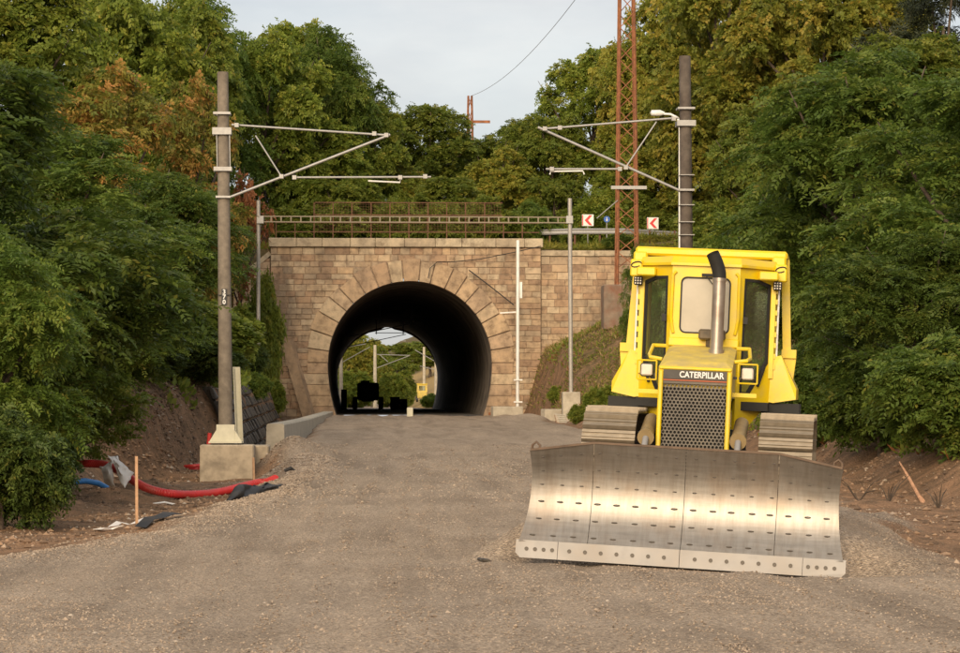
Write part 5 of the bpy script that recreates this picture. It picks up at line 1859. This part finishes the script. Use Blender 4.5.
# ------------------------------------------------------------------ vegetation
def crown_verts(seed, lobes, n_clump, n_spray, n_pair, leaf_l, leaf_w, spray_l, droop=0.3, up=0.35, inner=0.2, stray=0.06):
    g = np.random.default_rng(seed)
    lc = np.array([l[0] for l in lobes], float)
    lr = np.array([l[1] for l in lobes], float)
    wts = (lr[:, 0] * lr[:, 2])
    wts /= wts.sum()
    pts, dirs = [], []
    got = 0
    while got < n_clump:
        k = g.choice(len(lobes), n_clump, p=wts)
        dd = g.normal(0, 1, (n_clump, 3))
        dd[:, 2] += up
        dd /= np.linalg.norm(dd, axis=1)[:, None]
        isin = g.random(n_clump) < inner
        rad = np.where(isin, g.uniform(0.3, 0.85, n_clump), g.uniform(0.86, 1.04, n_clump))
        rad = np.where(g.random(n_clump) < stray, rad * g.uniform(1.08, 1.28, n_clump), rad)
        p = lc[k] + dd * lr[k] * rad[:, None]
        q = np.linalg.norm((p[:, None] - lc[None]) / lr[None], axis=2)
        q[np.arange(n_clump), k] = 9
        ok = (q.min(1) > 0.72) | isin
        pts.append(p[ok]); dirs.append(dd[ok])
        got += ok.sum()
    p = np.concatenate(pts)[:n_clump]
    o = np.concatenate(dirs)[:n_clump]
    ctint = g.random(n_clump)
    # sprays
    ns = n_clump * n_spray
    P0 = np.repeat(p, n_spray, 0) + g.normal(0, spray_l * 0.22, (ns, 3))
    O = np.repeat(o, n_spray, 0)
    d = O * 0.75 + g.normal(0, 0.65, (ns, 3))
    d[:, 2] = d[:, 2] * 0.55 - 0.05
    d /= np.linalg.norm(d, axis=1)[:, None]
    upv = O * 0.8 + g.normal(0, 0.32, (ns, 3))
    upv[:, 2] += 0.5
    side = np.cross(d, upv)
    side /= np.linalg.norm(side, axis=1)[:, None] + 1e-9
    nrm = np.cross(side, d)
    L_ = spray_l * g.uniform(0.6, 1.25, ns)
    out, tint = [], []
    for i in range(n_pair):
        t = (i + 0.6) / n_pair
        base = P0 + d * (L_ * t)[:, None]
        base[:, 2] -= droop * L_ * t * t
        for s in (-1, 1):
            ld = d * 0.55 + side * s * 0.85 + g.normal(0, 0.22, (ns, 3))
            ld[:, 2] -= 0.18
            ld /= np.linalg.norm(ld, axis=1)[:, None]
            nn = nrm + g.normal(0, 0.35, (ns, 3))
            wd = np.cross(ld, nn)
            wd /= np.linalg.norm(wd, axis=1)[:, None] + 1e-9
            sc = g.uniform(0.7, 1.25, ns)[:, None]
            a = base
            m1 = base + ld * leaf_l * 0.45 * sc + wd * leaf_w * 0.5 * sc
            tip = base + ld * leaf_l * sc
            tip[:, 2] -= leaf_l * 0.12
            m2 = base + ld * leaf_l * 0.45 * sc - wd * leaf_w * 0.5 * sc
            out.append(np.stack([a, m1, tip, m2], 1))
            tint.append(np.clip(np.repeat(ctint, n_spray) * 0.65 + 0.2 * g.random(ns) + 0.15 * g.random(ns) ** 4 * 2, 0, 1))
    V_ = np.concatenate(out).reshape(-1, 3)
    T_ = np.repeat(np.concatenate(tint), 4)
    return V_, T_

def lobes_round(seed, zlo, zhi, rad, n, rmin=0.9, rmax=1.7, flat=0.75, top=0.7):
    g = np.random.default_rng(seed)
    res = []
    zc, hz = (zlo + zhi) / 2, (zhi - zlo) / 2
    for k in range(n):
        while True:
            q = g.uniform(-1, 1, 3)
            if np.linalg.norm(q) < 1: break
        q = q / (np.linalg.norm(q) + 1e-6) * (np.linalg.norm(q) ** 0.6)
        r = g.uniform(rmin, rmax)
        taper = 1 - (1 - top) * max(0, q[2])
        c = np.array([q[0] * (rad - r * 0.75) * taper, q[1] * (rad - r * 0.75) * taper, zc + q[2] * (hz - r * flat * 0.8)])
        res.append((c, np.array([r, r, r * flat])))
    return res

def trunk_mesh(name, seed, lobes, h, r0, nlimb=6, z_split=0.3):
    g = random.Random(seed)
    b = MB()
    lean = Vector((g.uniform(-.3, .3), g.uniform(-.3, .3), 0))
    axis = [Vector((0, 0, -0.6))] + [Vector((0, 0, 0)) + lean * (t * t) + Vector((g.uniform(-.08, .08), g.uniform(-.08, .08), h * 0.8 * t)) for t in [k / 7 for k in range(8)]]
    b.tube(axis, [r0 * 1.35] + [r0 * (1.1 - 0.85 * k / 7) for k in range(8)], 9)
    for k, (c, r) in enumerate(lobes):
        if k >= nlimb * 2: break
        c = Vector(c)
        zs = max(h * z_split, c.z * g.uniform(0.4, 0.65))
        t = min(0.95, zs / (h * 0.8))
        s = lean * (t * t) + Vector((0, 0, zs))
        mid = s.lerp(c, 0.5) + Vector((g.uniform(-.25, .25), g.uniform(-.25, .25), g.uniform(0, .3)))
        tip = c + (c - s) * 0.22
        b.tube([s, mid, c, tip], [r0 * 0.42, r0 * 0.30, r0 * 0.17, r0 * 0.06], 6)
    me = bpy.data.meshes.new(name)
    me.from_pydata([tuple(v) for v in b.v], [], b.f)
    me.polygons.foreach_set('use_smooth', [True] * len(me.polygons))
    me.materials.append(MAT['bark'])
    return me

PROTO = {}
def make_proto(key, seed, zlo, rad, nl, leafmat, n_clump, n_spray, n_pair, ll, lw, sl, rmin=0.9, rmax=1.7, droop=0.3, flat=0.75, r0=0.2, inner=0.2, top=0.7, H=10.0, up=0.35):
    lb = lobes_round(seed, zlo, H, rad, nl, rmin, rmax, flat, top)
    v, t = crown_verts(seed + 1, lb, n_clump, n_spray, n_pair, ll, lw, sl, droop, up, inner)
    me = fast_mesh('crown_' + key, v, 4, LEAF[leafmat], {'tint': t})
    PROTO[key] = (me, trunk_mesh('trunk_' + key, seed, lb, H, r0), H, rad)
# fine feathery locusts, broad-leaved trees, shrubs, autumn trees
make_proto('locust', 11, 1.0, 3.9, 44, 'dark', 1050, 6, 8, 0.145, 0.07, 0.62, 0.5, 1.05, 0.5, 0.6, inner=0.2, up=0.5)
make_proto('locust2', 12, 0.4, 3.8, 42, 'dark', 1050, 6, 8, 0.145, 0.07, 0.62, 0.5, 1.05, 0.5, 0.6, inner=0.2, up=0.5)
make_proto('broad', 21, 1.3, 3.9, 46, 'mid', 1300, 6, 5, 0.155, 0.10, 0.42, 0.5, 1.05, 0.3, 0.72, inner=0.2, up=0.5)
make_proto('broad2', 22, 0.8, 3.9, 44, 'mid', 1300, 6, 5, 0.15, 0.095, 0.42, 0.5, 1.05, 0.3, 0.70, inner=0.2, up=0.5)
make_proto('maple', 31, 1.3, 4.0, 50, 'yellow', 1500, 6, 5, 0.135, 0.10, 0.38, 0.45, 0.95, 0.3, 0.75, inner=0.2, up=0.5)
make_proto('maple2', 32, 1.0, 4.0, 48, 'yellow', 1500, 6, 5, 0.135, 0.10, 0.38, 0.45, 1.0, 0.3, 0.75, inner=0.2, up=0.5)
make_proto('autumn', 41, 1.5, 3.7, 32, 'orange', 560, 6, 5, 0.19, 0.10, 0.5, 0.45, 1.0, 0.35, 0.7, inner=0.25)
make_proto('dry', 43, 3.0, 3.0, 9, 'brown', 110, 4, 4, 0.30, 0.13, 0.5, 0.6, 1.1, 0.5, 0.7, inner=0.4)
make_proto('shrub', 51, 0.0, 3.6, 32, 'mid', 850, 6, 5, 0.32, 0.16, 0.7, 0.65, 1.3, 0.35, 0.85, r0=0.12, H=6.0, up=0.6)
make_proto('darkshrub', 52, 0.0, 3.6, 32, 'dark', 850, 6, 6, 0.24, 0.12, 0.75, 0.65, 1.3, 0.45, 0.8, r0=0.12, H=6.0, up=0.6)
make_proto('pine', 61, 3.0, 3.0, 18, 'needle', 420, 6, 6, 0.34, 0.04, 0.5, 0.5, 1.0, 0.1, 0.45, inner=0.2)

def tree(key, px, d, top, width, label, name='leafy_tree', cat='tree', group=None, zoff=0.0, leaf=None):
    p = P(px, top, d)
    g = gz(p.x, p.y) + zoff
    me, tm, H, rad = PROTO[key]
    h = max(0.8, p.z - g)
    T = thing(name, (p.x, p.y, g), label, cat, group)
    rz = random.uniform(0, 6.28)
    sxy = width / (2 * rad)
    sz = h / (H * 1.03)
    for nm, m in (('trunk', tm), ('crown', me)):
        o = link(nm, m, T)
        o.rotation_euler = (0, 0, rz)
        o.scale = (sxy, sxy, sz)
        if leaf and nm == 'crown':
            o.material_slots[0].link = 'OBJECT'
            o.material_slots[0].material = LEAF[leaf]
    return T

GL, GM, GR, GF = 'trees on the left bank', 'trees on the hill above the tunnel', 'trees on the right bank', 'trees beyond the tunnel'
# left bank, near to far
tree('locust', -22, 42, 205, 4.2, 'dark green leafy tree at the left photo edge above the blue pipe', group=GL)
tree('locust2', -40, 50, 40, 8.0, 'large dark feathery tree reaching in from the left photo edge', group=GL)
tree('broad2', 55, 56, 255, 4.2, 'bushy mid-green tree directly behind the white sheet', group=GL)
tree('locust', 120, 69, 250, 4.4, 'rounded green tree between white sheet and left mast', group=GL)
tree('locust2', 55, 72, 120, 7.5, 'broad feathery tree behind the bushy tree at far left', group=GL)
tree('locust', 150, 82, 165, 6.0, 'wide dark green tree just left of the left mast', group=GL)
tree('autumn', 100, 98, 60, 7.0, 'large orange-tinged tree at upper left', group=GL)
tree('autumn', 185, 108, 72, 5.6, 'orange and yellow leaved tree left of the mast top', group=GL)
tree('broad', 15, 104, -40, 9.5, 'tall green tree filling the top left corner', group=GL)
tree('dry', 240, 131, 112, 3.0, 'small tree with dry rust-brown leaves behind the left mast', group=GL)
tree('locust2', 182, 124, 120, 6.0, 'dark tree behind the dry brown-leaved tree', group=GL)
tree('broad', 120, 128, -35, 9.5, 'tall green tree rising behind the orange trees', group=GL)
tree('locust', 198, 147, -22, 8.6, 'tall tree with dark crown above the left mast top', group=GL)
tree('broad2', 265, 151, 4, 8.6, 'tall rounded tree right of the left mast top', group=GL)
tree('locust', 328, 157, 18, 8.4, 'tree at the left rim of the open sky', group=GL)
tree('broad2', 305, 153, 95, 7.0, 'lower green tree above the left end of the parapet', group=GL)
tree('broad', 372, 158, 92, 5.5, 'slim tree stepping down to the left sky gap', group=GL)
# hill above the tunnel
tree('broad2', 345, 150, 165, 5.0, 'green bushy tree behind the left part of the railing', group=GM)
tree('broad', 430, 170, 98, 8.0, 'rounded yellowish green tree in the middle below the sky', group=GM)
tree('maple', 395, 160, 150, 5.5, 'yellow-green tree left of centre above the arch', group=GM)
tree('broad2', 478, 176, 127, 7.5, 'green tree under the distant pylon', group=GM)
tree('maple2', 500, 160, 140, 5.8, 'olive tree above the right part of the railing', group=GM)
tree('broad', 450, 153, 172, 5.2, 'low green tree behind the middle of the railing', group=GM)
tree('broad2', 545, 166, 98, 6.5, 'dark green tree at the right rim of the open sky', group=GM)
tree('broad', 522, 176, 112, 6.5, 'small rounded tree between pylon and right tree mass', group=GM)
tree('broad2', 555, 158, 165, 4.6, 'low dark tree behind the left chevron board', group=GM)
# right
tree('broad', 595, 168, 38, 8.0, 'tall green tree left of the lattice tower', group=GR)
tree('maple', 655, 162, -15, 9.0, 'tall yellow-green tree directly behind the lattice tower', group=GR)
tree('maple2', 735, 152, -85, 12.0, 'huge yellowing tree behind the right mast top', group=GR)
tree('maple', 820, 140, -75, 11.0, 'tall yellowing tree at the top right of the mast', group=GR)
tree('maple2', 690, 155, 105, 7.0, 'lower olive tree between tower and right mast', group=GR)
tree('broad2', 640, 158, 130, 6.0, 'dark green tree between the two chevron boards', group=GR)
tree('broad', 765, 118, 95, 7.0, 'mid-green tree right of the right mast', group=GR)
tree('broad2', 745, 98, 195, 5.5, 'green bushy tree behind the bulldozer canopy', group=GR)
tree('locust2', 640, 120, 238, 1.8, 'low feathery branchy tree before the lattice tower foot', group=GR)
tree('locust', 880, 66, 40, 7.6, 'large dark feathery tree right of the bulldozer', group=GR)
tree('locust2', 985, 58, 60, 7.0, 'dark feathery tree at the right photo edge', group=GR)
tree('locust2', 820, 74, 150, 5.4, 'dark green tree directly right of the bulldozer cab', group=GR)
tree('locust', 915, 54, 225, 4.8, 'drooping feathery tree over the right dirt bank', group=GR)
tree('broad', 905, 110, 20, 8.0, 'green tree behind the large dark feathery tree', group=GR)
tree('pine', 945, 120, -40, 7.0, 'dark pine in the top right corner', 'pine_tree', group=GR)
tree('maple', 705, 164, -40, 9.0, 'tall yellow-green tree between lattice tower and right mast', group=GR)
tree('maple2', 875, 142, -60, 9.0, 'yellowing tree left of the corner pine', group=GR)
tree('broad2', 160, 140, -45, 8.0, 'tall green tree behind the orange tree near the mast', group=GL)
tree('broad', 300, 160, 8, 7.0, 'tall tree just left of the open sky, behind others', group=GL)
# shrubs
SH = 'shrubs along the banks'
def shrub(key, px, d, top, w, lab, g=SH, leaf=None):
    tree(key, px, d, top, w, lab, 'shrub', 'shrub', g, leaf=leaf)
shrub('darkshrub', 2, 38.5, 405, 1.9, 'dark bush at the left photo edge beside the gravel', leaf='deep')  # leaf override here and below paints shade into the left bushes
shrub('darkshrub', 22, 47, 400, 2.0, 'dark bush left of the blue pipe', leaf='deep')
shrub('shrub', 92, 71, 375, 3.4, 'green bush behind the white sheet')
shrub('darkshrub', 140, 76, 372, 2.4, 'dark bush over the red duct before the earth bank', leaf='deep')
shrub('shrub', 195, 92, 300, 4.2, 'green bush on the slope left of the mast')
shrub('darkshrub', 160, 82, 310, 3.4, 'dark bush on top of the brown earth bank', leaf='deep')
shrub('shrub', 230, 110, 300, 2.2, 'light green bush between mast and gantry pole')
shrub('shrub', 261, 130, 270, 2.0, 'green bush growing against the left side of the portal')
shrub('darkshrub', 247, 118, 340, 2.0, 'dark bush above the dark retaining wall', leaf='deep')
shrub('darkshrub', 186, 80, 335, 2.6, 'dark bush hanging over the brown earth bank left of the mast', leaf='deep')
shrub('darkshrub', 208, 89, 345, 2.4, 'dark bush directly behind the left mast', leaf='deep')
shrub('darkshrub', 256, 106, 372, 1.2, 'bush drooping over the top of the dark retaining wall')
shrub('shrub', 272, 127, 378, 1.3, 'small bush at the far end of the dark retaining wall')
shrub('shrub', 300, 143, 205, 3.2, 'bush behind the left end of the railing', GM)
shrub('shrub', 345, 144, 200, 3.4, 'bush behind the tall railing, second from its left', GM)
shrub('shrub', 395, 145, 196, 3.4, 'bush behind the tall railing above the arch crown left', GM)
shrub('shrub', 440, 144.5, 200, 3.4, 'bush behind the tall railing above the arch crown right', GM)
shrub('shrub', 487, 145, 195, 3.4, 'bush behind the right end of the tall railing', GM)
shrub('shrub', 600, 153, 188, 4.2, 'bush behind the guard rail left of the lattice tower', GM)
shrub('shrub', 648, 154, 192, 4.2, 'bush behind the guard rail right of the lattice tower', GM)
shrub('darkshrub', 530, 147, 200, 3.2, 'dark bush behind the right gantry pole', GM)
shrub('shrub', 578, 121, 404, 0.9, 'small green bush beside the gantry foundation', GR)
shrub('shrub', 556, 131, 388, 0.9, 'small weed clump on the grassy slope left of the gantry pole', GR)
shrub('shrub', 603, 112, 385, 1.5, 'green weed bush left of the bulldozer track', GR)
shrub('darkshrub', 825, 62, 335, 3.0, 'dark bush right of the bulldozer fender', GR)
shrub('darkshrub', 880, 56, 345, 3.0, 'dark bush above the split branch', GR)
shrub('darkshrub', 945, 50, 330, 3.2, 'dark bush at the right photo edge above the dirt bank', GR)
shrub('darkshrub', 850, 84, 300, 4.0, 'dark bush deep behind the bulldozer right track', GR)
shrub('darkshrub', 700, 104, 235, 3.2, 'dark bush behind the bulldozer exhaust', GR)
shrub('darkshrub', 620, 141.8, 232, 1.8, 'dark bush hanging over the wing wall', GR)
# beyond the tunnel
for (k, px, d, top, w, lab) in [('maple', 350, 268, 326, 5.5, 'yellow-green tree at the left of the tunnel view'), ('broad', 372, 300, 342, 5.5, 'green tree behind the middle mast in the tunnel view'),
        ('broad2', 398, 330, 352, 6.0, 'dark tree in the middle of the tunnel view'), ('broad', 430, 390, 340, 8.0, 'distant tree at the right of the tunnel view'),
        ('maple2', 362, 340, 328, 8.0, 'distant yellowing tree behind the left tunnel mast'), ('broad2', 408, 430, 338, 11.0, 'far tree crowning the tunnel view'), ('maple', 385, 290, 365, 4.0, 'low yellow-green tree right of the middle mast')]:
    tree(k, px, d, top, w, lab, group=GF)
for (k, px, d, top, w, lab) in [('shrub', 352, 252, 370, 4.0, 'bush left of the dark tractor beyond the tunnel'), ('shrub', 390, 275, 372, 3.5, 'bush right of the dark tractor beyond the tunnel'), ('shrub', 403, 290, 380, 2.2, 'bush left of the yellow work vehicle'), ('darkshrub', 432, 250, 393, 2.0, 'dark bush at the right foot of the tunnel view')]:
    shrub(k, px, d, top, w, lab, GF)

# ground plants that nobody could count
def scatter_leaves(name, label, n, region, leaf_l, leaf_w, matkey, height, seed, cat):
    g = np.random.default_rng(seed)
    u, v = region(g, n)
    z = terrain(u, v)
    p = np.stack([u, v, z + g.random(n) ** 1.5 * height], 1)
    d = g.normal(0, 1, (n, 3))
    d[:, 2] = np.abs(d[:, 2]) * 0.9 + 0.2
    d /= np.linalg.norm(d, axis=1)[:, None]
    w = np.cross(d, g.normal(0, 1, (n, 3)))
    w /= np.linalg.norm(w, axis=1)[:, None]
    sc = g.uniform(0.6, 1.4, n)[:, None]
    q = np.stack([p, p + d * leaf_l * .45 * sc + w * leaf_w * .5 * sc, p + d * leaf_l * sc, p + d * leaf_l * .45 * sc - w * leaf_w * .5 * sc], 1).reshape(-1, 3)
    t = np.repeat(np.clip(g.random(n) * 0.6 + 0.4 * (0.5 + 0.5 * vnoise(u * .8, v * .8)), 0, 1), 4)
    tag(link(name, fast_mesh(name, q, 4, LEAF[matkey], {'tint': t})), label, cat, None, 'stuff')
def reg_left(g, n):
    v = g.uniform(38, 138, n)
    u = toe_l(v) - 0.8 - 9 * g.random(n) ** 1.3
    k = (vnoise(u * .5, v * .5) > -0.25) & ~((v > 68) & (v < 86) & (u > -10.5) & (vnoise(u * 1.3 + 4, v * 0.9) < 0.15))
    return u[k], v[k]
def reg_right(g, n):
    v = g.uniform(46, 136, n)
    u = toe_r(v) + 0.9 + 9 * g.random(n) ** 1.3
    k = vnoise(u * .7 + 9, v * .7) > -0.1
    return u[k], v[k]
def reg_top(g, n):
    return g.uniform(-14, 14, n), g.uniform(140.6, 152, n)
_old = scatter_leaves
def scatter(name, label, n, reg, *a):
    hold = {}
    def r2(g, m):
        u, v = reg(g, m)
        hold['n'] = len(u)
        return u, v
    g = np.random.default_rng(a[4])
    u, v = reg(g, n)
    _old(name, label, len(u), lambda gg, m: (u, v), *a)
scatter('undergrowth', 'leafy undergrowth covering the left bank', 42000, reg_left, 0.22, 0.12, 'mid', 0.45, 91, 'undergrowth')
scatter('slope_weeds', 'patchy weeds and grass on the right slope', 30000, reg_right, 0.20, 0.07, 'mid', 0.28, 92, 'weeds')
scatter('hilltop_grass', 'rough grass behind the parapet railing', 26000, reg_top, 0.36, 0.05, 'yellow', 0.25, 93, 'grass')
def reg_slope(g, n):
    v = g.uniform(108, 138.8, n)
    u = toe_r(v) + 0.3 + 6.5 * g.random(n)
    k = vnoise(u * 1.1 + 3, v * 1.1) > -0.2
    return u[k], v[k]
scatter('slope_grass', 'olive weeds on the slope under the wing wall', 24000, reg_slope, 0.14, 0.045, 'mid', 0.13, 95, 'weeds')
scatter('dry_stems', 'dry straw and stems on the slope under the wing wall', 20000, reg_slope, 0.24, 0.03, 'straw', 0.10, 96, 'weeds')
scatter('dry_litter', 'dry brown leaves and stems on the right slope', 9000, reg_right, 0.22, 0.05, 'brown', 0.08, 94, 'leaf litter')
